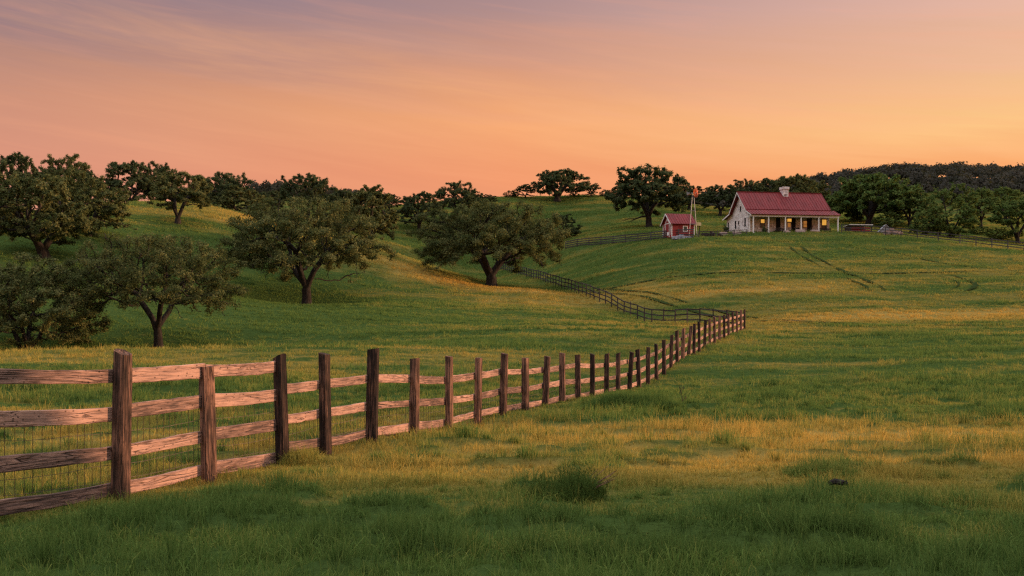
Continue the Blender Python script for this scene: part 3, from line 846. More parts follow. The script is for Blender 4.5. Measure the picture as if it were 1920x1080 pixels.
# far wooded ridge: one mass nobody could count
def far_wood():
    rng = np.random.default_rng(5)
    cs = []
    for k in range(2600):
        x = rng.uniform(-150, 260); y = rng.uniform(285, 372)
        px = 960 + x / y * F
        if px < 1180 and not (330 < px < 720 and y > 318): continue
        if px < 1180 and rng.uniform() < 0.4: continue
        cs.append((x, y))
    cs = np.array(cs)
    z = H(cs[:, 0], cs[:, 1])
    Vs, T = [], []
    for (x, y), zz in zip(cs, z):
        m = 150
        hh = rng.uniform(3.6, 7.0); rd = rng.uniform(2.2, 4.0)
        d = rng.normal(size=(m, 3)); d /= np.linalg.norm(d, axis=1)[:, None]
        d[:, 2] = np.abs(d[:, 2]) * 1.0 - 0.25
        r = rng.uniform(0.6, 1.05, (m, 1)) * (0.82 + 0.3 * rng.uniform(0, 1, (m, 1)) * (np.sin(d[:, :1] * 5 + x) * np.cos(d[:, 1:2] * 4 + y)))
        c = np.array((x, y, zz + hh * 0.5)) + d * r * (rd, rd, hh * 0.52)
        nr = d + rng.normal(0, 0.22, (m, 3)); nr /= np.linalg.norm(nr, axis=1)[:, None]
        t1 = np.cross(nr, rng.normal(size=(m, 3))); t1 /= np.linalg.norm(t1, axis=1)[:, None]
        t2 = np.cross(nr, t1); s = rng.uniform(0.22, 0.55, (m, 1))
        Vs.append(np.stack([c - t1 * s, c + t2 * s * 0.7, c + t1 * s, c - t2 * s * 0.7], 1).reshape(-1, 3))
        T.append(np.repeat(np.clip(rng.uniform(0.2, 0.8) + rng.normal(0, 0.15, m), 0, 1), 4))
    V = np.vstack(Vs)
    me = mesh_np('far_woods', V, [np.arange(len(V)).reshape(-1, 4)], {'tint': np.concatenate(T)})
    o = obj('far_woods', me, M['leaf_far'])
    tag(o, 'dark wooded ridge closing the view behind the farm', 'woods', kind='stuff')
far_wood()

# ------------------------------------------------------------------ near fence
def rough_post(rng, h, r, below=0.3, square=0.8, n=10, top_tilt=0.0):
    hs = [-below, 0.0, 0.05 * h, 0.2 * h, 0.4 * h, 0.6 * h, 0.8 * h, 0.95 * h, h]
    mb = MB(); jit = rng.normal(0, 0.085, n); rot = rng.uniform(-0.1, 0.1)
    bend = rng.normal(0, 0.012, 2)
    for hh in hs:
        for k in range(n):
            th = 2 * math.pi * (k + 0.5) / n + rot
            sq = 1 / max(abs(math.cos(th - rot)), abs(math.sin(th - rot)))
            rr = r * (1 - square + square * min(sq * 0.88, 1.14)) * (1 + jit[k] + rng.normal(0, 0.018))
            rr *= 1.0 + 0.06 * (1 - max(0, hh) / h)
            t = max(0, hh) / h
            z = hh + (top_tilt * math.cos(th) * r if hh == h else 0)
            mb.v.append((math.cos(th) * rr + bend[0] * t * h, math.sin(th) * rr + bend[1] * t * h, z))
    m = len(hs)
    for i in range(m - 1):
        for k in range(n):
            mb.f.append((i * n + k, i * n + (k + 1) % n, (i + 1) * n + (k + 1) % n, (i + 1) * n + k))
    b = (m - 1) * n; c = len(mb.v)
    zt = np.mean([mb.v[b + k][2] for k in range(n)]) - 0.008
    mb.v.append((bend[0] * h, bend[1] * h, zt))
    for k in range(n): mb.f.append((b + k, b + (k + 1) % n, c))
    return mb
def rough_rail(rng, L, ht, th, segs=9, sag=0.0):
    """runs along +X from 0 to L"""
    mb = MB()
    dm = lambda a: np.cumsum(rng.normal(0, a, segs + 1)) * 0.6 + rng.normal(0, a, segs + 1); e1 = dm(0.0032); e2 = dm(0.0032); e3 = dm(0.003)
    for i in range(segs + 1):
        x = L * i / segs; t = i / segs
        z = -sag * 4 * t * (1 - t); e = 0.007
        y0, y1 = -th / 2 + e3[i], th / 2 + e3[i]
        z0, z1 = z - ht / 2 + e1[i], z + ht / 2 + e2[i]
        mb.v += [(x, y0, z0 + e), (x, y0 + e, z0), (x, y1 - e, z0), (x, y1, z0 + e), (x, y1, z1 - e), (x, y1 - e, z1), (x, y0 + e, z1), (x, y0, z1 - e)]
    for i in range(segs):
        for k in range(8):
            a, b = i * 8 + k, i * 8 + (k + 1) % 8
            mb.f.append((a, b, b + 8, a + 8))
    mb.f.append(tuple(range(8))[::-1]); mb.f.append(tuple(segs * 8 + k for k in range(8)))
    return mb
def place(name, mb, mat, parent, p, q, base):
    """put a rail that runs along +X between world points p and q under a parent at base"""
    o = mb.build(name, mat, parent)
    d = (Vector(q) - Vector(p)).normalized()
    zx = Vector((0, 0, 1)); yv = zx.cross(d).normalized(); zv = d.cross(yv)
    R = Matrix((d, yv, zv)).transposed().to_4x4()
    o.matrix_local = Matrix.Translation(Vector(p) - Vector(base)) @ R
    return o

def near_fence():
    rng = np.random.default_rng(8)
    posts = []
    Y0 = fence_Y(225) - 1.95
    x0 = 1.5 + (Y0 - 30) * 0.351
    posts.append((x0, Y0, 1.75))
    for px, ty, by in NEAR:
        Y = fence_Y(px); x = (px - 960) / F * Y
        posts.append((x, Y, (by - ty) / F * Y))
    base = Vector((posts[1][0], posts[1][1], hz(posts[1][0], posts[1][1])))
    e = empty('rail_fence', base)
    tag(e, 'brown rail fence on tall posts running from the left foreground to the far corner', 'fence', 'wooden fences of the ranch')
    # foot of every post as the photo shows it
    g = [Vector((x, y, CZ - 2.20 if i == 0 else zof(NEAR[i - 1][2], y))) for i, (x, y, h) in enumerate(posts)]
    for i, (x, y, h) in enumerate(posts):
        # the post tops are as the photo shows them
        if i > 0: h = zof(NEAR[i - 1][1], y) - g[i].z
        r = 0.092 if i < 6 else 0.088
        if i == 1: r = 0.098
        mb = rough_post(rng, h, r, n=16 if i < 14 else 12, top_tilt=rng.normal(0, 0.3))
        o = mb.build('post', M['post'], e, loc=g[i] - base)
        o.rotation_euler = (rng.normal(0, 0.018), rng.normal(0, 0.018), -0.36 + rng.normal(0, 0.12))
    four = [1.49, 1.04, 0.565, 0.09]; three = [1.09, 0.60, 0.14]
    nrm = Vector((-0.943, 0.331, 0))
    nr = 0; rest = MB()
    hs = {}
    for i in range(len(posts) - 1):
        A, B = g[i], g[i + 1]
        lv = four if i < 3 else three
        if i == 3: lva = [1.14, 0.66, 0.24]
        else: lva = lv
        off = nrm * 0.085
        for k, hh in enumerate(lv):
            ja = hs.get((i, k), rng.normal(0, 0.012)); jb = rng.normal(0, 0.015)
            hs[(i + 1, k)] = jb + rng.normal(0, 0.012)
            p = A + off + Vector((0, 0, lva[k] + ja)); q = B + off + Vector((0, 0, hh + jb))
            d = (q - p).normalized(); p = p + d * 0.004; q = q - d * 0.004
            L = (q - p).length
            ht = 0.175 if i < 3 else 0.15
            ht *= rng.uniform(0.9, 1.1)
            nr += 1
            if nr <= 99:
                place('rail', rough_rail(rng, L, ht, 0.045, 10 if i < 12 else 5, rng.uniform(0, 0.02)), M['rail'], e, p, q, base)
            else:
                rest.beam(p - base, q - base, 0.045, ht)
    o = rest.build('rail', M['rail'], e); o['kind'] = 'stuff'
    # welded stock wire behind the rails
    for i in range(0, 17):
        A, B = g[i] + nrm * 0.118, g[i + 1] + nrm * 0.118
        mb = MB(); L = (B - A).length
        top = 1.02 if i < 3 else 0.62
        n = int(L / 0.125)
        t = 0.0048 if i < 4 else 0.006
        for k in range(1, n + 1):
            p = A.lerp(B, (k - 0.5 + rng.normal(0, 0.05)) / n) - base
            mb.beam(p + Vector((0, 0, -0.02)), p + Vector((rng.normal(0, 0.006), 0, top)), t, t)
        for hh in ([0.02, 0.22, 0.40, 0.62, 0.80, 0.98] if i < 3 else [0.02, 0.2, 0.4, 0.58]):
            prev = None
            for k in range(7):
                s = k / 6
                p = A.lerp(B, s) - base + Vector((0, 0, hh + rng.normal(0, 0.006) - 0.02 * math.sin(math.pi * s)))
                if prev is not None: mb.beam(prev, p, t, t)
                prev = p
        mb.build('wire_mesh', M['wire'], e)
near_fence()

def simple_fence(name, label, line, spacing, h, rails, mat, r=0.055, ht=0.10, th=0.04, seed=1, postmat=None, cap=99):
    """line: ground points (px, Y); posts every spacing metres"""
    rng = np.random.default_rng(seed)
    pts = [P(px, Y) for px, Y in line]
    pos = []
    for a, b in zip(pts[:-1], pts[1:]):
        n = max(1, int(round((b - a).length / spacing)))
        for k in range(n):
            q = a.lerp(b, k / n); pos.append((q.x, q.y))
    pos.append((pts[-1].x, pts[-1].y))
    g = [Vector((x, y, hz(x, y))) for x, y in pos]
    base = g[0].copy()
    e = empty(name, base)
    tag(e, label, 'fence', 'wooden fences of the ranch')
    for p in g:
        hh = h * rng.uniform(0.95, 1.08)
        o = rough_post(rng, hh, r, n=6).build('post', postmat or mat, e, loc=p - base)
        o.rotation_euler = (rng.normal(0, 0.03), rng.normal(0, 0.03), rng.uniform(0, 6))
    c = 0; rest = MB()
    for a, b in zip(g[:-1], g[1:]):
        for f in rails:
            p = a + Vector((0, 0, f * h + rng.normal(0, 0.02))); q = b + Vector((0, 0, f * h + rng.normal(0, 0.02)))
            c += 1
            if c <= cap: 
                o = place('rail', MB().box(0.0, (q - p).length, -th / 2, th / 2, -ht / 2, ht / 2), mat, e, p, q, base)
            else: rest.beam(p - base, q - base, th, ht)
    if rest.v:
        o = rest.build('rail', mat, e); o['kind'] = 'stuff'
    return e
simple_fence('rail_fence', 'dark three rail fence from the near fence corner through the dip to the widest oak', [(1391, 76.5), (1222, 88), (1170, 95), (1114, 103), (1053, 118), (1014, 131), (955, 156), (930, 168)], 1.75, 1.32, (0.93, 0.60, 0.28), M['oldrail'], 0.06, 0.11, seed=21)
simple_fence('rail_fence', 'grey weathered fence climbing from the round bush to the red shed', [(1060, 151), (1150, 146), (1245, 139), (1300, 134.5)], 2.4, 1.15, (0.92, 0.66, 0.40, 0.16), M['greyrail'], 0.06, 0.15, seed=22)
simple_fence('rail_fence', 'low grey yard fence between the windmill foot and the farmhouse porch', [(1310, 134.5), (1345, 135), (1376, 136), (1400, 137)], 2.2, 0.85, (0.9, 0.5), M['greyrail'], 0.06, 0.10, seed=23)
simple_fence('rail_fence', 'long dark grey fence from the right end of the porch down to the right edge', [(1578, 139), (1620, 137.5), (1660, 135.5), (1720, 133), (1800, 130), (1860, 128.5), (1920, 127), (1990, 125)], 2.3, 1.2, (0.92, 0.62, 0.32), M['greyrail'], 0.065, 0.11, seed=24)

# ------------------------------------------------------------------ farmhouse
HT = math.radians(10.0)
HO = P(1410, 140); HO.z = zof(438.5, 140)
def hu(px, v):
    """distance along the front of the house that shows at column px in the plane v metres behind the porch edge"""
    k = (px - 960.0) / F; c, s = math.cos(HT), math.sin(HT)
    # (Ox + u c - v s) = k (Oy + u s + v c)
    return (k * (HO.y + v * c) - HO.x + v * s) / (c - k * s)
def farmhouse():
    rng = np.random.default_rng(3)
    e = empty('farmhouse', HO, HT)
    tag(e, 'pale stone farmhouse with red metal roof, chimney and white posted porch on the hill', 'house')
    L = hu(1573, 0)
    wl, wr = 0.30, L - 0.45            # walls
    vf, vr, vb, ve = 1.95, 4.75, 7.5, 9.9   # front wall, ridge, back of the main roof, back wall of the lean-to
    ze, zr, zp, zl = 3.80, 6.35, 2.62, 3.0  # main eave, ridge, porch eave, lean-to eave
    body = MB().prism([(vf, -0.8), (vf, ze - 0.12), (vr, zr - 0.16), (vb, ze - 0.12), (ve, zl - 0.14), (ve, -0.8)], 'x', wl, wr)
    body.build('wall', M['stone'], e)
    # front wall facing under the porch: darker rubble, 3 cm proud
    fw = MB().box(wl + 0.35, wr - 0.02, vf - 0.03, vf - 0.002, 0.0, ze - 0.5).build('porch_wall', M['porchstone'], e)
    # roof slopes with standing seams
    def slope(name, p0, p1, u0, u1, th=0.09, rib=0.42):
        (v0, z0), (v1, z1) = p0, p1
        d = Vector((0, v1 - v0, z1 - z0)); n = Vector((0, -d.z, d.y)).normalized()
        if n.z < 0: n = -n
        mb = MB()
        a = Vector((u0, v0, z0)); b = Vector((u1, v0, z0)); c = Vector((u1, v1, z1)); dd = Vector((u0, v1, z1))
        mb.add([a, b, c, dd, a + n * th, b + n * th, c + n * th, dd + n * th], [(3, 2, 1, 0), (4, 5, 6, 7), (0, 1, 5, 4), (1, 2, 6, 5), (2, 3, 7, 6), (3, 0, 4, 7)])
        k = int((u1 - u0) / rib)
        for i in range(k + 1):
            u = u0 + 0.03 + (u1 - u0 - 0.06) * i / k
            mb.beam(a + Vector((u - u0, 0, 0)) + n * (th + 0.022), dd + Vector((u - u0, 0, 0)) + n * (th + 0.022), 0.05, 0.05, up=n)
        return mb.build(name, M['roof'], e)
    o1, o2 = -0.12, L - 0.18
    rf = slope('roof', (vf - 0.25, ze - 0.20), (vr, zr), o1 - 0.15, o2 - 0.15)
    slope('roof', (vb + 0.2, ze - 0.22), (vr, zr), o1 - 0.15, o2 - 0.15)
    slope('porch_roof', (-0.28, zp + 0.10), (vf - 0.22, ze - 0.29), o1 - 0.15, L + 0.12)
    slope('lean_to_roof', (ve + 0.35, zl - 0.16), (vb + 0.15, ze - 0.30), o1 - 0.1, o2 - 0.2)
    rc = MB().beam((o1 - 0.17, vr, zr + 0.12), (o2 - 0.13, vr, zr + 0.12), 0.30, 0.07); rc.build('ridge_cap', M['roof'], rf)
    # rake boards and porch beam
    for (a, b) in (((vf - 0.27, ze - 0.27), (vr, zr - 0.04)), ((vb + 0.22, ze - 0.29), (vr, zr - 0.04)), ((ve + 0.34, zl - 0.22), (vb + 0.17, ze - 0.36)), ((-0.26, zp + 0.04), (vf - 0.25, ze - 0.35))):
        MB().beam((o1 - 0.13, a[0], a[1]), (o1 - 0.13, b[0], b[1]), 0.05, 0.17).build('rake_board', M['white'], e)
    MB().box(-0.05, L + 0.05, -0.02, 0.14, zp - 0.16, zp + 0.06).build('porch_beam', M['white'], e)
    MB().box(-0.05, 0.10, 0.145, vf, zp - 0.10, zp + 0.06).build('porch_beam', M['white'], e)
    MB().box(L - 0.1, L + 0.05, 0.145, vf, zp - 0.10, zp + 0.06).build('porch_beam', M['white'], e)
    MB().box(-0.1, L + 0.1, -0.1, vf - 0.04, -0.7, 0.10).build('porch_floor', M['slab'], e)
    for px in (1412.5, 1441, 1472.5, 1502, 1535, 1571):
        u = hu(px, 0.06)
        pm = MB().box(u - 0.075, u + 0.075, -0.01, 0.14, 0.10, zp - 0.165)
        pm.box(u - 0.11, u + 0.11, -0.045, 0.175, 0.102, 0.22)
        pm.build('post', M['white'], e)
    pm = MB().box(0.02, 0.15, 0.95, 1.08, 0.10, zp - 0.105); pm.build('post', M['white'], e)
    # chimney
    uc = hu(1469, vr); 
    ch = MB().box(uc - 0.43, uc + 0.43, vr - 0.75, vr + 0.25, zr - 0.9, zr + 0.50)
    ch.box(uc - 0.52, uc + 0.52, vr - 0.85, vr + 0.35, zr + 0.502, zr + 0.88)
    c = ch.build('chimney', M['chimney'], rf, bevel=0.03)
    # openings on the porch wall
    def window(u0, u1, z0, z1, v, pane, name='window', cross=True):
        f = MB(); t = 0.07
        f.box(u0 - t, u0, v - 0.085, v - 0.032, z0 - t, z1 + t); f.box(u1, u1 + t, v - 0.085, v - 0.032, z0 - t, z1 + t)
        f.box(u0, u1, v - 0.085, v - 0.032, z1, z1 + t); f.box(u0, u1, v - 0.085, v - 0.032, z0 - t, z0)
        if cross:
            zm = (z0 + z1) / 2
            f.box(u0, u1, v - 0.075, v - 0.055, zm - 0.022, zm + 0.022)
        fr = f.build(name, M['darkwood'], e)
        MB().box(u0, u1, v - 0.052, v - 0.034, z0, z1).build('pane', pane, fr)
    W = lambda px: hu(px, vf)
    window(W(1426.2), W(1433), 1.15, 2.25, vf, M['darkglass'], cross=True)
    MB().box(W(1426.2), W(1433), vf - 0.070, vf - 0.0525, 1.72, 2.24).build('lit_pane', M['glow'], e)
    window(W(1506), W(1512.6), 1.2, 2.1, vf, M['glowdim'])
    window(W(1541), W(1549), 1.0, 2.35, vf, M['darkglass'], cross=False)
    MB().box(W(1541), W(1549), vf - 0.070, vf - 0.0525, 1.55, 2.34).build('lit_pane', M['glow'], e)
    for a, b in ((1455.5, 1462), (1484.5, 1490.5), (1513.5, 1521)):
        u0, u1 = W(a), W(b)
        d = MB()
        d.box(u0 - 0.08, u0, vf - 0.075, vf - 0.032, 0.1, 2.42); d.box(u1, u1 + 0.08, vf - 0.075, vf - 0.032, 0.1, 2.42); d.box(u0 - 0.08, u1 + 0.08, vf - 0.075, vf - 0.032, 2.421, 2.5)
        dr = d.build('door', M['darkwood'], e)
        MB().box(u0, u1, vf - 0.060, vf - 0.034, 0.1, 2.42).build('door_panel', M['interior'], dr)
        MB().box(u1 - 0.14, u1 - 0.08, vf - 0.09, vf - 0.061, 1.05, 1.15).build('handle', M['steel'], dr)
    # hanging porch lantern by the middle door
    ul = W(1479.5)
    la = MB().box(ul - 0.26, ul + 0.26, vf - 0.24, vf - 0.04, 1.95, 2.38).build('lantern', M['glow'], e)
    lc = MB().box(ul - 0.29, ul + 0.29, vf - 0.27, vf - 0.031, 2.381, 2.45); lc.box(ul - 0.29, ul + 0.29, vf - 0.27, vf - 0.031, 1.89, 1.949); lc.build('lantern_frame', M['darkwood'], la)
    MB().box(ul - 0.2, ul + 0.2, vf - 0.06, vf - 0.034, 1.2, 1.8).build('lit_pane', M['glowdim'], e)
    # openings in the gable that faces left
    def gwin(v0, v1, z0, z1):
        f = MB(); t = 0.05; x = wl
        f.box(x - 0.04, x - 0.002, v0 - t, v0, z0 - t, z1 + t); f.box(x - 0.04, x - 0.002, v1, v1 + t, z0 - t, z1 + t); f.box(x - 0.04, x - 0.002, v0, v1, z1, z1 + t); f.box(x - 0.04, x - 0.002, v0, v1, z0 - t, z0)
        fr = f.build('window', M['stone'], e)
        MB().box(x - 0.02, x - 0.002, v0, v1, z0, z1).build('pane', M['interior'], fr)
    gwin(4.45, 4.95, 3.55, 4.35)
    gwin(2.75, 3.3, 1.3, 2.55)
    gwin(5.2, 5.6, 1.75, 2.25)
    gwin(6.25, 6.8, 1.2, 2.4)
    gwin(9.0, 9.5, 0.9, 2.35)
    # things standing on and before the porch, each on its own
    def onp(px, v, dz=0.0):
        u = hu(px, v)
        return Vector((HO.x + u * math.cos(HT) - v * math.sin(HT), HO.y + u * math.sin(HT) + v * math.cos(HT), HO.z + dz))
    def bench(px, v, lab, w=1.5):
        b = empty('porch_bench', onp(px, v, 0.10), HT)
        tag(b, lab, 'bench', 'benches on the porch')
        s = MB()
        for k in range(3): s.box(-w / 2, w / 2, -0.22 + k * 0.15, -0.09 + k * 0.15, 0.42, 0.46)
        s.build('seat', M['darkwood'], b)
        s = MB()
        for k in range(3): s.box(-w / 2, w / 2, 0.22, 0.25, 0.55 + k * 0.14, 0.66 + k * 0.14)
        s.box(-w / 2, -w / 2 + 0.06, 0.251, 0.29, 0.40, 0.94); s.box(w / 2 - 0.06, w / 2, 0.251, 0.29, 0.40, 0.94)
        s.build('backrest', M['darkwood'], b)
        for sx in (-1, 1):
            for yy in (-0.2, 0.2): MB().box(sx * (w / 2 - 0.08) - 0.03, sx * (w / 2 - 0.08) + 0.03, yy - 0.03, yy + 0.03, 0, 0.418).build('leg', M['darkwood'], b)
    bench(1466, 1.1, 'dark slatted bench on the porch between the first door and the lantern', 1.6)
    bench(1549, 1.1, 'dark slatted bench under the right lit window of the porch', 1.7)
    ch = empty('porch_chair', onp(1497, 1.1, 0.10), HT)
    tag(ch, 'dark wooden chair on the porch right of the middle door', 'chair')
    MB().box(-0.25, 0.25, -0.25, 0.25, 0.40, 0.45).build('seat', M['darkwood'], ch)
    s = MB(); s.box(-0.25, 0.25, 0.22, 0.25, 0.5, 1.0); s.build('backrest', M['darkwood'], ch)
    for sx in (-0.22, 0.22):
        for yy in (-0.2, 0.2): MB().box(sx - 0.025, sx + 0.025, yy - 0.025, yy + 0.025, 0, 0.398).build('leg', M['darkwood'], ch)
    def slab(px, v, w, d, h, lab, nm='stone_step', mat='slab'):
        p = onp(px, v); p.z = hz(p.x, p.y)
        s = MB()
        s.box(-w / 2, w / 2, -d / 2, d / 2, -0.3, h * 0.55); s.box(-w / 2 + 0.06, w / 2 - 0.06, -d / 2 + d * 0.4, d / 2, h * 0.551, h)
        o = s.build(nm, M[mat], None, p, HT + rng.normal(0, 0.1), bevel=0.02)
        tag(o, lab, 'step', 'stone blocks before the porch')
    slab(1475, -0.7, 0.8, 0.7, 0.32, 'small pinkish stone block before the porch under the lantern')
    slab(1500, -0.7, 1.3, 0.8, 0.40, 'wide pinkish stone steps before the porch, right of the lantern')
    slab(1528, -0.6, 1.2, 0.7, 0.30, 'low pinkish stone step before the right door of the farmhouse')
    slab(1357, -1.6, 1.1, 0.8, 0.40, 'pink stone block on the grass left of the farmhouse gable')
    slab(1381, -1.2, 1.1, 0.8, 0.36, 'cream stone block lying before the gable corner')
    return onp
ONP = farmhouse()

def shrub(name, label, cat, pos, rx, ry, h, n, size, mat, seed, group=None, blades=False):
    """a low plant: leafy clumps on a few stems"""
    rng = np.random.default_rng(seed)
    e = empty(name, pos)
    tag(e, label, cat, group)
    mb = MB()
    tips = []
    for k in range(14):
        th = rng.uniform(0, 6.28); r = rng.uniform(0.2, 0.9)
        tp = Vector((math.cos(th) * rx * r, math.sin(th) * ry * r, h * rng.uniform(0.55, 0.98) * (1 - 0.35 * r * r)))
        mb.tube([(tp.x * 0.15, tp.y * 0.15, -0.05), (tp.x * 0.5, tp.y * 0.5, tp.z * 0.55), tuple(tp)], [0.02 * h + 0.004, 0.012 * h + 0.003, 0.004], 4)
        tips.append(tp)
    mb.build('stem', M['bark'], e)
    tp = np.array([tuple(t) for t in tips])
    ch = rng.integers(0, len(tp), n)
    s = rng.uniform(0.15, 1.08, (n, 1))
    c = tp[ch] * s + rng.normal(0, 1, (n, 3)) * (rx * 0.17, ry * 0.17, h * 0.12)
    c[:, 2] = np.abs(c[:, 2])
    nr = rng.normal(0, 0.6, (n, 3)) + c / np.array((rx, ry, h)) ; nr /= np.linalg.norm(nr, axis=1)[:, None]
    t1 = np.cross(nr, rng.normal(size=(n, 3))); t1[:, 2] = np.abs(t1[:, 2]) + 0.25; t1 /= np.linalg.norm(t1, axis=1)[:, None]
    t2 = np.cross(nr, t1); t2 /= np.linalg.norm(t2, axis=1)[:, None]
    sz = size * rng.uniform(0.6, 1.4, (n, 1))
    L = np.stack([c - t1 * sz, c + t2 * sz * 0.3, c + t1 * sz, c - t2 * sz * 0.3], 1).reshape(-1, 3)
    me = mesh_np('foliage', L, [np.arange(4 * n).reshape(n, 4)], {'tint': np.repeat(np.clip(rng.normal(0.5, 0.22, n), 0, 1), 4)})
    obj('foliage', me, M[mat], e)
    return e
p = ONP(1433, -0.5); p.z = hz(p.x, p.y)
shrub('porch_shrub', 'dark round shrub before the porch between the first two posts', 'shrub', p, 0.55, 0.5, 1.0, 700, 0.09, 'leaf_dark', 61)
p = ONP(1362, 4.0); p.z = hz(p.x, p.y)
shrub('porch_shrub', 'low dark shrub at the back corner of the farmhouse gable', 'shrub', p, 0.6, 0.5, 1.2, 500, 0.10, 'leaf_dark', 62)

# ------------------------------------------------------------------ red shed
def shed():
    A = math.radians(14.0)
    O = P(1259.5, 137); O.z = zof(441, 137)
    e = empty('red_shed', O, A)
    tag(e, 'small red board shed with white trim beside the windmill', 'shed')
    L, D, ze, zr = 3.35, 3.1, 1.72, 3.05
    MB().prism([(0, -0.6), (0, ze), (D / 2, zr - 0.12), (D, ze), (D, -0.6)], 'x', 0, L).build('wall', M['redboard'], e)
    for a, b in (((-0.3, ze - 0.20), (D / 2, zr)), ((D + 0.3, ze - 0.20), (D / 2, zr))):
        d = Vector((0, b[0] - a[0], b[1] - a[1])); n = Vector((0, -d.z, d.y)).normalized()
        if n.z < 0: n = -n
        mb = MB()
        q = [Vector((-0.28, a[0], a[1])), Vector((L + 0.25, a[0], a[1])), Vector((L + 0.25, b[0], b[1])), Vector((-0.28, b[0], b[1]))]
        mb.add(q + [v + n * 0.08 for v in q], [(3, 2, 1, 0), (4, 5, 6, 7), (0, 1, 5, 4), (1, 2, 6, 5), (2, 3, 7, 6), (3, 0, 4, 7)])
        for i in range(11):
            u = Vector((0.03 + (L + 0.47) * i / 10, 0, 0))
            mb.beam(q[0] + u + n * 0.1, q[3] + u + n * 0.1, 0.04, 0.04, up=n)
        mb.build('roof', M['roof'], e)
        MB().beam((-0.30, a[0], a[1] - 0.03), (-0.30, b[0], b[1] - 0.03), 0.05, 0.15).build('rake_board', M['white'], e)
    for x, y in ((-0.03, -0.03), (L - 0.06, -0.03), (-0.03, D - 0.07)):
        MB().box(x, x + 0.10, y, y + 0.10, -0.3, ze - 0.02).build('corner_board', M['white'], e)
    MB().box(0.072, L - 0.062, -0.035, -0.002, ze - 0.14, ze - 0.02).build('fascia', M['white'], e)
    # white framed door with arched braces in the gable
    d = MB()
    y0, y1 = 0.75, 2.2
    d.box(-0.05, -0.002, y0, y0 + 0.11, -0.2, 1.75); d.box(-0.05, -0.002, y1 - 0.11, y1, -0.2, 1.75); d.box(-0.05, -0.002, y0 + 0.112, y1 - 0.112, 1.64, 1.75)
    d.beam((-0.03, y0 + 0.12, 1.78), (-0.03, D / 2, 2.35), 0.04, 0.10); d.beam((-0.03, y1 - 0.12, 1.78), (-0.03, D / 2, 2.35), 0.04, 0.10)
    d.beam((-0.03, 0.15, 0.1), (-0.03, 0.55, 1.7), 0.04, 0.09); d.beam((-0.03, 2.95, 0.1), (-0.03, 2.5, 1.7), 0.04, 0.09)
    dr = d.build('door', M['white'], e)
    MB().box(-0.03, -0.003, y0 + 0.112, y1 - 0.112, -0.2, 1.638).build('door_panel', M['redboard'], dr)
    MB().box(-0.07, -0.031, y0 + 0.16, y0 + 0.75, 0.05, 0.5).build('white_board', M['white'], dr)
    def fr(u0, u1, z0, z1):
        f = MB(); t = 0.11
        f.box(u0 - t, u0, -0.05, -0.002, z0 - t, z1 + t); f.box(u1, u1 + t, -0.05, -0.002, z0 - t, z1 + t); f.box(u0, u1, -0.05, -0.002, z1, z1 + t); f.box(u0, u1, -0.05, -0.002, z0 - t, z0)
        o = f.build('window', M['white'], e)
        MB().box(u0, u1, -0.025, -0.003, z0, z1).build('pane', M['greenglass'], o)
    fr(1.75, 2.25, 0.62, 1.22)
    # cream sheet lean-to roof at the far end
    MB().add([(L + 0.1, 0.3, 1.45), (L + 1.15, 0.2, 1.40), (L + 1.15, 1.2, 1.40), (L + 0.1, 1.2, 1.95), (L + 0.1, 0.3, 1.9), (L + 1.15, 0.2, 1.86), (L + 1.15, 1.2, 1.9), (L + 0.1, 1.2, 2.0)],
             [(3, 2, 1, 0), (4, 5, 6, 7), (0, 1, 5, 4), (1, 2, 6, 5), (2, 3, 7, 6), (3, 0, 4, 7)]).build('awning', M['cream'], e)
    MB().box(L + 1.0, L + 1.08, 0.5, 0.58, -0.3, 1.395).build('awning_post', M['darkwood'], e)
shed()

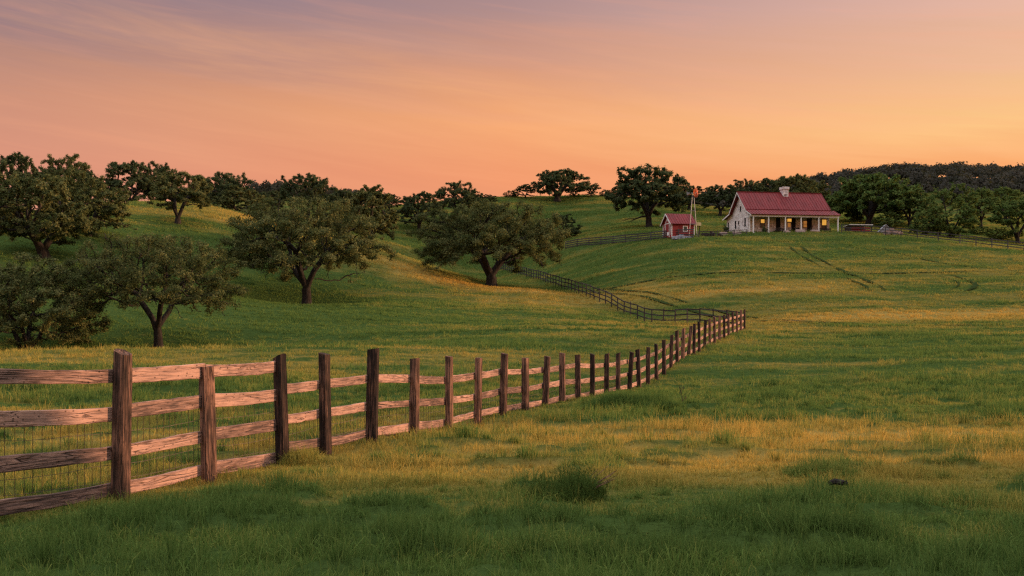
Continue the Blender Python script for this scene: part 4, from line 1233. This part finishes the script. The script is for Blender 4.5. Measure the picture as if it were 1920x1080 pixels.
# ------------------------------------------------------------------ windmill
def windmill():
    O = P(1299.5, 135.5); O.z = zof(443, 135.5)
    e = empty('windmill', O, math.radians(-10.3))
    tag(e, 'small farm windmill with an orange fan on a slim steel tower beside the red shed', 'windmill')
    hb = zof(366, 135.5) - O.z
    bw, tw = 0.55, 0.10
    mb = MB()
    cs = [(-1, -1), (1, -1), (1, 1), (-1, 1)]
    for sx, sy in cs:
        MB().beam((sx * bw, sy * bw, -0.4), (sx * tw, sy * tw, hb), 0.06, 0.06).build('leg', M['steel'], e)
    for lv in (0.30, 0.62):
        k = bw + (tw - bw) * lv; z = hb * lv
        for i in range(4):
            a, b = cs[i], cs[(i + 1) % 4]
            mb.beam((a[0] * k, a[1] * k, z), (b[0] * k, b[1] * k, z), 0.035, 0.035)
    mb.build('bracing', M['steel'], e)
    hubz = hb + 0.28
    MB().box(-0.16, 0.16, -0.12, 0.12, hb, hb + 0.2).build('platform', M['cream'], e)
    # fan faces right and a little towards the camera
    ax = Vector((0.85, -0.53, 0)).normalized()
    up = Vector((0, 0, 1)); sd = ax.cross(up).normalized()
    c = Vector((0, 0, hubz)) + ax * 0.42
    R = 0.62
    fan = MB(); 
    fan.tube([Vector((0, 0, hubz)) - ax * 0.25, c + ax * 0.03], 0.05, 6)
    rim = [c + (sd * math.cos(t) + up * math.sin(t)) * R * 0.62 for t in np.linspace(0, 2 * math.pi, 25)]
    fan.tube(rim, 0.012, 4, cap=False)
    wheel = fan.build('wheel', M['steel'], e)
    bl = MB()
    for k in range(14):
        t = 2 * math.pi * k / 14; dt = 0.17
        for s in (1,):
            p = []
            for rr, w_ in ((0.22, 0.10), (1.0, dt)):
                for sg in (-1, 1):
                    tt = t + sg * w_
                    p.append(c + (sd * math.cos(tt) + up * math.sin(tt)) * R * rr + ax * (0.05 * sg))
            a, b2, d2, c2 = p[0], p[1], p[2], p[3]
            q = [a, b2, c2, d2]
            bl.add(q + [v + ax * 0.012 for v in q], [(3, 2, 1, 0), (4, 5, 6, 7), (0, 1, 5, 4), (1, 2, 6, 5), (2, 3, 7, 6), (3, 0, 4, 7)])
    bl.build('blades', M['orange'], wheel)
    tv = MB(); b0 = Vector((0, 0, hubz)) - ax * 0.2
    q = [b0 - ax * 0.25 + up * 0.02, b0 - ax * 0.75 - up * 0.24, b0 - ax * 0.85 + up * 0.28, b0 - ax * 0.3 + up * 0.08]
    tv.add(q + [v + sd * 0.02 for v in q], [(3, 2, 1, 0), (4, 5, 6, 7), (0, 1, 5, 4), (1, 2, 6, 5), (2, 3, 7, 6), (3, 0, 4, 7)])
    tv.build('tail_vane', M['steel'], e)
windmill()

# ------------------------------------------------------------------ sheds and heaps right of the house
def open_shed():
    O = P(1594, 141); O.z = zof(440, 141)
    e = empty('open_shed', O, math.radians(4))
    tag(e, 'low open sided red shed with a pale flat roof right of the farmhouse', 'shed')
    L, D = 3.1, 2.0
    MB().box(0, L, D - 0.08, D, -0.4, 1.25).build('back_wall', M['redboard'], e)
    MB().box(0, 0.08, 0.1, D - 0.082, -0.4, 1.25).build('side_wall', M['darkwood'], e)
    f = MB()
    for z in (0.15, 0.5, 0.85): f.box(0.15, L - 0.15, 0.02, 0.06, z, z + 0.2)
    f.build('board_front', M['redboard'], e)
    for u in (0.05, L / 2, L - 0.06): MB().box(u, u + 0.1, -0.08, 0.018, -0.4, 1.35).build('post', M['darkwood'], e)
    MB().add([(-0.15, -0.25, 1.38), (L + 0.15, -0.25, 1.36), (L + 0.15, D + 0.15, 1.26), (-0.15, D + 0.15, 1.28), (-0.15, -0.25, 1.46), (L + 0.15, -0.25, 1.44), (L + 0.15, D + 0.15, 1.34), (-0.15, D + 0.15, 1.36)],
             [(3, 2, 1, 0), (4, 5, 6, 7), (0, 1, 5, 4), (1, 2, 6, 5), (2, 3, 7, 6), (3, 0, 4, 7)]).build('roof', M['white'], e)
open_shed()
def hut():
    O = P(1661, 140); O.z = zof(442, 140)
    e = empty('peaked_hut', O, math.radians(-12))
    tag(e, 'small grey peaked hut right of the open red shed', 'hut')
    MB().prism([(-0.75, -0.3), (-0.75, 0.75), (0.0, 1.5), (0.75, 0.75), (0.75, -0.3)], 'y', 0.0, 1.7).build('wall', M['grey'], e)
    for s in (-1, 1):
        q = [Vector((0, -0.15, 1.52)), Vector((s * 1.02, -0.15, 0.48)), Vector((s * 1.02, 1.85, 0.48)), Vector((0, 1.85, 1.52))]
        n = Vector((s * 0.7, 0, 0.7)) * 0.07
        MB().add(q + [v + n for v in q], [(3, 2, 1, 0), (4, 5, 6, 7), (0, 1, 5, 4), (1, 2, 6, 5), (2, 3, 7, 6), (3, 0, 4, 7)]).build('roof', M['grey'], e)
hut()
def rubble(name, label, pos, rx, ry, h, mat, seed, cat='heap', n=22):
    rng = np.random.default_rng(seed)
    mb = MB()
    for k in range(n):
        th = rng.uniform(0, 6.28); r = rng.uniform(0, 1) ** 0.6
        c = Vector((math.cos(th) * rx * r, math.sin(th) * ry * r, h * (1 - r) * rng.uniform(0.3, 0.9)))
        s = rng.uniform(0.16, 0.34) * min(rx, 1.0)
        vs = []
        for i in range(6):
            for z in (-1, 1):
                t = i / 6 * 6.28
                vs.append((c.x + math.cos(t) * s * rng.uniform(0.7, 1.2), c.y + math.sin(t) * s * rng.uniform(0.7, 1.2), c.z + z * s * rng.uniform(0.5, 0.9)))
        fs = [tuple(range(0, 12, 2))[::-1], tuple(range(1, 12, 2))] + [(2 * i, (2 * i + 2) % 12, (2 * i + 3) % 12, 2 * i + 1) for i in range(6)]
        mb.add(vs, fs)
    o = mb.build(name, M[mat], None, pos, bevel=0.015)
    tag(o, label, cat)
rubble('rubble_heap', 'pinkish rubble heap at the foot of the grey peaked hut', P(1672, 137.5, 0.1), 1.5, 0.9, 0.75, 'pinkdirt', 71, n=34)
rubble('stone_heap', 'low heap of grey stones along the fence below the red shed', P(1278, 135.3, 0.0), 1.6, 0.5, 0.45, 'grey', 72, n=26)
rubble('stone_heap', 'dark stone heap in the yard between windmill and farmhouse', P(1335, 136.2, 0.0), 1.5, 0.6, 0.5, 'darkwood', 73, n=24)

# ------------------------------------------------------------------ wheel tracks and ditch
def strip(name, label, pts, wd, mat, lift=0.05, seed=0):
    """a strip draped on the ground through (px, Y) points"""
    rng = np.random.default_rng(seed)
    P2 = np.array([((px - 960) / F * Y, Y) for px, Y in pts])
    t = np.concatenate([[0], np.cumsum(np.linalg.norm(np.diff(P2, axis=0), axis=1))])
    n = max(8, int(t[-1] / 0.6))
    s = np.linspace(0, t[-1], n)
    # smooth path
    x = np.interp(s, t, P2[:, 0]); y = np.interp(s, t, P2[:, 1])
    for _ in range(10):
        x[1:-1] = (x[:-2] + 2 * x[1:-1] + x[2:]) / 4; y[1:-1] = (y[:-2] + 2 * y[1:-1] + y[2:]) / 4
    tx, ty = np.gradient(x), np.gradient(y); l = np.hypot(tx, ty) + 1e-9
    nx, ny = -ty / l, tx / l
    wv = wd * np.clip(1.9 * vnoise(s / 2.3, s * 0 + seed, seed + 5) - 0.15, 0.05, 1.5) * np.clip(np.minimum(s, s[-1] - s) / 3.0, 0.1, 1)
    cols = 4
    V = []
    for k in range(cols):
        o = (k / (cols - 1) - 0.5) * wv
        xx, yy = x + nx * o, y + ny * o
        V.append(np.stack([xx, yy, H(xx, yy) + lift], 1))
    V = np.stack(V, 1)
    i = np.arange(n - 1)[:, None] * cols + np.arange(cols - 1)[None]
    q = np.stack([i, i + 1, i + cols + 1, i + cols], -1).reshape(-1, 4)
    me = mesh_np(name, V.reshape(-1, 3), [q], None, True)
    o = obj(name, me, M[mat])
    tag(o, label, kind='structure')
def pair(pts, gap, label, wd=0.46, seed=0):
    for k, s in enumerate((-0.5, 0.5)):
        P2 = np.array([((px - 960) / F * Y, Y) for px, Y in pts])
        d = np.gradient(P2, axis=0); d /= np.linalg.norm(d, axis=1)[:, None]
        Q = P2 + np.stack([-d[:, 1], d[:, 0]], 1) * gap * s
        strip('wheel_track', label, [(960 + q[0] / q[1] * F, q[1]) for q in Q], wd, 'rut', 0.11, seed + k)
pair([(1488, 128), (1510, 122), (1545, 115), (1575, 110.5), (1612, 105.5), (1640, 101.5), (1645, 98.5)], 1.5, 'pair of dark wheel ruts curving down the slope below the porch', seed=3)
strip('wheel_track', 'thin dark rut running level across the slope below the farmhouse', [(1040, 111), (1180, 110), (1400, 110.5), (1580, 110), (1760, 110), (1930, 110.5)], 0.42, 'rut', 0.08, 9)
pair([(1105, 112), (1160, 106), (1230, 100), (1300, 95), (1360, 90), (1410, 85.5), (1470, 82), (1540, 79.5)], 1.6, 'double rut leading from the dip down to the fence corner', 0.36, seed=13)
pair([(1765, 109), (1800, 105), (1818, 102), (1808, 99), (1790, 98)], 1.5, 'short hooked ruts on the right of the slope', 0.34, seed=23)
strip('wheel_track', 'faint rut slanting down the slope toward the right edge', [(1640, 127), (1700, 122), (1760, 117), (1840, 112)], 0.35, 'rut', 0.07, 33)
strip('wheel_track', 'dark rut along the foot of the slope right of the fence corner', [(1470, 81.5), (1580, 79.5), (1700, 77.5), (1820, 76), (1940, 75.5)], 0.6, 'rut', 0.08, 37)
strip('dirt_bank', 'bare dark earth of a small ditch right of the fence corner', [(1455, 82.5), (1490, 81.6), (1525, 81.5)], 0.9, 'dirt', 0.12, 41)

# ------------------------------------------------------------------ grass
def blades(name, label, x, y, hgt, wid, rng, bend=0.45, dry_add=0.0, seg=2, lean_dir=None, parent=None, base=None, tipdry=0.22, top=True, var=0.24):
    n = len(x)
    z = H(x, y) - 0.015
    a = rng.uniform(0, 2 * math.pi, n)
    fx, fy = np.cos(a), np.sin(a)                     # flat direction of the blade
    la = rng.uniform(0, 2 * math.pi, n) if lean_dir is None else lean_dir + rng.normal(0, 0.9, n)
    lm = np.abs(rng.normal(0, bend, n)) * hgt
    lx, ly = np.cos(la) * lm, np.sin(la) * lm
    d = np.clip(dry_and_light(x, y) + dry_add, -0.6, 1)
    rn = np.clip(rng.normal(0.5, var, n), 0, 1)
    hw = wid / 2
    if seg == 2:
        V = np.empty((n, 5, 3))
        V[:, 0] = np.stack([x - fx * hw, y - fy * hw, z], 1); V[:, 1] = np.stack([x + fx * hw, y + fy * hw, z], 1)
        mz = z + hgt * 0.58; k = 0.36
        V[:, 2] = np.stack([x + lx * k - fx * hw * 0.75, y + ly * k - fy * hw * 0.75, mz], 1); V[:, 3] = np.stack([x + lx * k + fx * hw * 0.75, y + ly * k + fy * hw * 0.75, mz], 1)
        V[:, 4] = np.stack([x + lx, y + ly, z + np.sqrt(np.maximum(hgt ** 2 - 0.7 * lm ** 2, 0.05 * hgt ** 2))], 1)
        b = np.arange(n)[:, None] * 5
        q = b + np.array([[0, 1, 3, 2]]); t = b + np.array([[2, 3, 4]])
        DR = np.stack([d, d, d + 0.05, d + 0.05, d + tipdry], 1)
        faces = [q, t]; k = 5
    else:
        V = np.empty((n, 3, 3))
        V[:, 0] = np.stack([x - fx * hw, y - fy * hw, z], 1); V[:, 1] = np.stack([x + fx * hw, y + fy * hw, z], 1)
        V[:, 2] = np.stack([x + lx, y + ly, z + hgt * 0.9], 1)
        faces = [np.arange(n)[:, None] * 3 + np.array([[0, 1, 2]])]
        DR = np.stack([d, d, d + tipdry * 0.6], 1); k = 3
    V = V.reshape(-1, 3)
    if base is not None: V = V - np.array(base)
    me = mesh_np(name, V, faces, {'dry': np.clip(DR, -0.6, 1).ravel(), 'rnd': np.repeat(rn, k)})
    o = obj(name, me, M['grass'], parent)
    if top: tag(o, label, kind='stuff')
    return o
def wedge(rng, y0, y1, dens, margin):
    """points spread evenly over the part of the pasture in view, with a margin to each side"""
    n = int(dens * (y1 - y0) * 2 * (0.53 * y1 + margin))
    y = rng.uniform(y0, y1, n); x = rng.uniform(-1, 1, n) * (0.53 * y1 + margin)
    k = np.abs(x) < 0.53 * y + margin
    return x[k], y[k]
def tall(x, y):
    c = fbm(x / 1.5, y / 0.9, 51, 2); b = fbm(x / 5, y / 2.2, 57, 2)
    fd = (x - 1.5) * 0.943 - (y - 30) * 0.331
    low = 1 - 0.45 * np.exp(-(fd / 0.8) ** 2) * (1 - sstep(y, 40, 60))
    return low * np.maximum(0.25, 0.45 + 0.9 * sstep(c, 0.40, 0.72) + 0.9 * (b - 0.45) + 0.55 * lush_shade(x, y))
def tufted(rng, y0, y1, dens, per, spread, margin=3.0):
    """tufts of blades: returns positions, the outward lean of each blade and a height factor per tuft"""
    cx, cy = wedge(rng, y0, y1, dens, margin)
    hf = rng.uniform(0.55, 1.45, len(cx)) * tall(cx, cy)
    n = len(cx) * per
    th = rng.uniform(0, 2 * math.pi, n); r = np.abs(rng.normal(0, spread, n)) * np.repeat(0.6 + 0.5 * hf, per)
    return np.repeat(cx, per) + r * np.cos(th), np.repeat(cy, per) + r * np.sin(th), th, np.repeat(hf, per)
def meadow():
    rng = np.random.default_rng(77)
    x, y, th, hf = tufted(rng, 5.0, 16.0, 58, 17, 0.06)
    h = 0.135 * hf * rng.uniform(0.55, 1.25, len(x)) + 0.025
    blades('meadow_grass', 'long grass of the shaded near foreground', x, y, h, rng.uniform(0.0055, 0.012, len(x)), rng, 0.6, lean_dir=th, var=0.32)
    x, y, th, hf = tufted(rng, 6.0, 30.0, 0.55, 130, 0.10)
    h = 0.24 * np.clip(hf, 0.5, 1.4) * rng.uniform(0.45, 1.15, len(x))
    blades('meadow_grass', 'taller green tufts sprinkled over the near pasture', x, y, h, 0.0055 + 0.0003 * y * rng.uniform(0.6, 1.3, len(x)), rng, 0.55, -0.25, lean_dir=th, var=0.3)
    x, y = wedge(rng, 5.0, 18.0, 420, 3.0)
    h = 0.075 * rng.uniform(0.5, 1.5, len(x)) * (0.7 + 0.5 * tall(x, y))
    blades('meadow_grass', 'short undergrowth between the tufts of the near foreground', x, y, h, rng.uniform(0.006, 0.011, len(x)), rng, 0.7, seg=1)
    x, y, th, hf = tufted(rng, 16.0, 40.0, 22, 13, 0.085)
    h = 0.145 * hf * rng.uniform(0.55, 1.25, len(x)) + 0.03
    blades('meadow_grass', 'straw tipped grass along and beyond the near fence', x, y, h, 0.0006 * y * rng.uniform(0.6, 1.3, len(x)), rng, 0.52, lean_dir=th)
    x, y, th, hf = tufted(rng, 40.0, 92.0, 7.5, 9, 0.12, 4.0)
    h = 0.15 * hf * rng.uniform(0.6, 1.3, len(x)) + 0.03
    blades('meadow_grass', 'grass of the middle pasture before the dip and the slope', x, y, h, 0.0008 * y * rng.uniform(0.6, 1.3, len(x)), rng, 0.55, seg=1, lean_dir=th, var=0.17)
    x, y, th, hf = tufted(rng, 92.0, 212.0, 5.5, 7, 0.25, 4.0)
    h = 0.15 * hf * rng.uniform(0.6, 1.3, len(x)) + 0.03
    blades('meadow_grass', 'grass of the far hills round the farm', x, y, h, 0.0010 * y * rng.uniform(0.6, 1.3, len(x)), rng, 0.6, seg=1, lean_dir=th, var=0.10)
meadow()

def tuft(name, label, cat, px, Y, rx, ry, h, n, seed, dry=-0.6, wid=0.008, bend=0.45):
    rng = np.random.default_rng(seed)
    c = P(px, Y)
    r = np.sqrt(rng.uniform(0, 1, n)); th = rng.uniform(0, 6.28, n)
    x = c.x + r * np.cos(th) * rx; y = c.y + r * np.sin(th) * ry
    hh = h * (1 - 0.55 * r ** 2) * rng.uniform(0.55, 1.15, n)
    o = blades(name, None, x, y, hh, wid * rng.uniform(0.7, 1.4, n), rng, bend, dry, base=tuple(c), top=False, tipdry=0.12)
    o.location = c
    tag(o, label, cat, 'tall tufts in the pasture')
tuft('grass_tuft', 'long low patch of tall deep green grass at the foot of the near fence', 'grass tuft', 1192, 26.6, 1.35, 0.8, 0.52, 9500, 81, -1.2, 0.013)
tuft('grass_tuft', 'ragged green tuft in the right foreground at the edge of the lit grass', 'grass tuft', 1540, 14.3, 0.55, 0.4, 0.36, 1300, 83, -0.45, 0.010, 0.7)
tuft('grass_tuft', 'ragged weedy tuft at the foot of the third post of the near fence', 'grass tuft', 566, 15.5, 0.35, 0.3, 0.38, 900, 84, -0.1, 0.008, 0.7)
tuft('grass_tuft', 'broad low tuft in shade at the bottom right', 'grass tuft', 1610, 9.6, 0.5, 0.35, 0.32, 1300, 85, -0.6, 0.008)
tuft('grass_tuft', 'wide dark tuft at the bottom between the bush and the right edge', 'grass tuft', 1225, 8.9, 0.9, 0.35, 0.28, 1900, 86, -0.6, 0.008)
def weed_bush():
    rng = np.random.default_rng(88)
    c = P(1060, 12.0)
    e = empty('grass_bush', c)
    tag(e, 'wide dark feathery weed clump alone in the foreground grass, right of centre', 'bush')
    n = 4200
    r = np.sqrt(rng.uniform(0, 1, n)); th = rng.uniform(0, 6.28, n)
    x = c.x + r * np.cos(th) * 0.46; y = c.y + r * np.sin(th) * 0.34
    hh = 0.43 * (1 - 0.74 * r ** 2.0) * rng.uniform(0.45, 1.12, n) * (0.45 + 1.1 * fbm(x * 6, y * 6, 4, 2)) * (1.0 + 0.25 * (x - c.x) / 0.46)
    o = blades('stem_grass', None, x, y, hh, rng.uniform(0.004, 0.009, n), rng, 0.38, -0.9, base=tuple(c), top=False, tipdry=0.05, lean_dir=th)
    o.parent = e
    tp = np.stack([x - c.x, y - c.y, hh * rng.uniform(0.35, 1.0, n)], 1) * (1.12, 1.12, 1) + rng.normal(0, 0.012, (n, 3))
    tp[:, 2] = np.abs(tp[:, 2])
    t1 = rng.normal(0, 0.5, (n, 3)); t1[:, 2] = np.abs(t1[:, 2]) + 0.6; t1 /= np.linalg.norm(t1, axis=1)[:, None]
    t2 = np.cross(t1, rng.normal(size=(n, 3))); t2 /= np.linalg.norm(t2, axis=1)[:, None]
    sz = rng.uniform(0.010, 0.022, (n, 1))
    L = np.stack([tp - t1 * sz, tp + t2 * sz * 0.3, tp + t1 * sz, tp - t2 * sz * 0.3], 1).reshape(-1, 3)
    me = mesh_np('foliage', L, [np.arange(4 * n).reshape(n, 4)], {'tint': np.repeat(np.clip(rng.normal(0.45, 0.22, n), 0, 1), 4)})
    obj('foliage', me, M['leaf_weed'], e)
    mb = MB()
    for k in range(9):
        t = rng.uniform(-0.6, 0.9); l = rng.uniform(0.4, 0.62)
        mb.tube([(0.2 * math.cos(t), 0.15 * math.sin(t), 0), (0.42 * math.cos(t), 0.3 * math.sin(t), l * 0.4), (0.62 * math.cos(t), 0.4 * math.sin(t), l * 0.62)], [0.005, 0.004, 0.003], 4)
    mb.build('dry_stem', M['post'], e)
weed_bush()

def dry_weed():
    rng = np.random.default_rng(6)
    p = P(1278, 27.2)
    mb = MB()
    mb.tube([(0, 0, -0.05), (0.03, 0, 0.3), (0.0, 0.02, 0.62), (0.04, 0.03, 0.9)], [0.014, 0.011, 0.008, 0.004], 5)
    for k in range(16):
        z = rng.uniform(0.2, 0.85); th = rng.uniform(0, 6.28); l = rng.uniform(0.10, 0.24) * (1.1 - 0.5 * z)
        a = Vector((0.015, 0.01, z)); b = a + Vector((math.cos(th) * l, math.sin(th) * l, l * 0.9))
        mb.tube([a, a.lerp(b, 0.5) + Vector((0, 0, -0.02)), b], [0.006, 0.005, 0.012], 4)
    mb.v = [(a * 0.62, b * 0.62, c * 0.62) for a, b, c in mb.v]
    o = mb.build('dry_weed', M['post'], None, p)
    tag(o, 'thin dry brown weed stalk at the right end of the tall green grass patch', 'weed')
dry_weed()
def stick(px, Y, L, lab, seed, r=0.03, lift=0.05):
    rng = np.random.default_rng(seed)
    p = P(px, Y, lift)
    mb = MB().tube([(-L / 2, 0, 0), (-L / 6, 0.02, 0.02), (L / 5, -0.02, 0.015), (L / 2, 0.03, 0.0)], [r * 0.8, r * 1.1, r, r * 0.5], 7)
    mb.tube([(L / 5, -0.02, 0.015), (L / 3, -0.10, 0.05)], [r * 0.5, r * 0.25], 5)
    o = mb.build('fallen_branch', M['bark'], None, p, rng.uniform(-0.2, 0.2))
    tag(o, lab, 'branch')
stick(740, 19.6, 0.5, 'short fallen branch in the grass beside the fifth fence post', 1)
stick(1572, 12.0, 0.22, 'dark broken branch end lying in the shaded grass at right', 2, 0.035, 0.09)
print('scene built', len(bpy.data.objects))
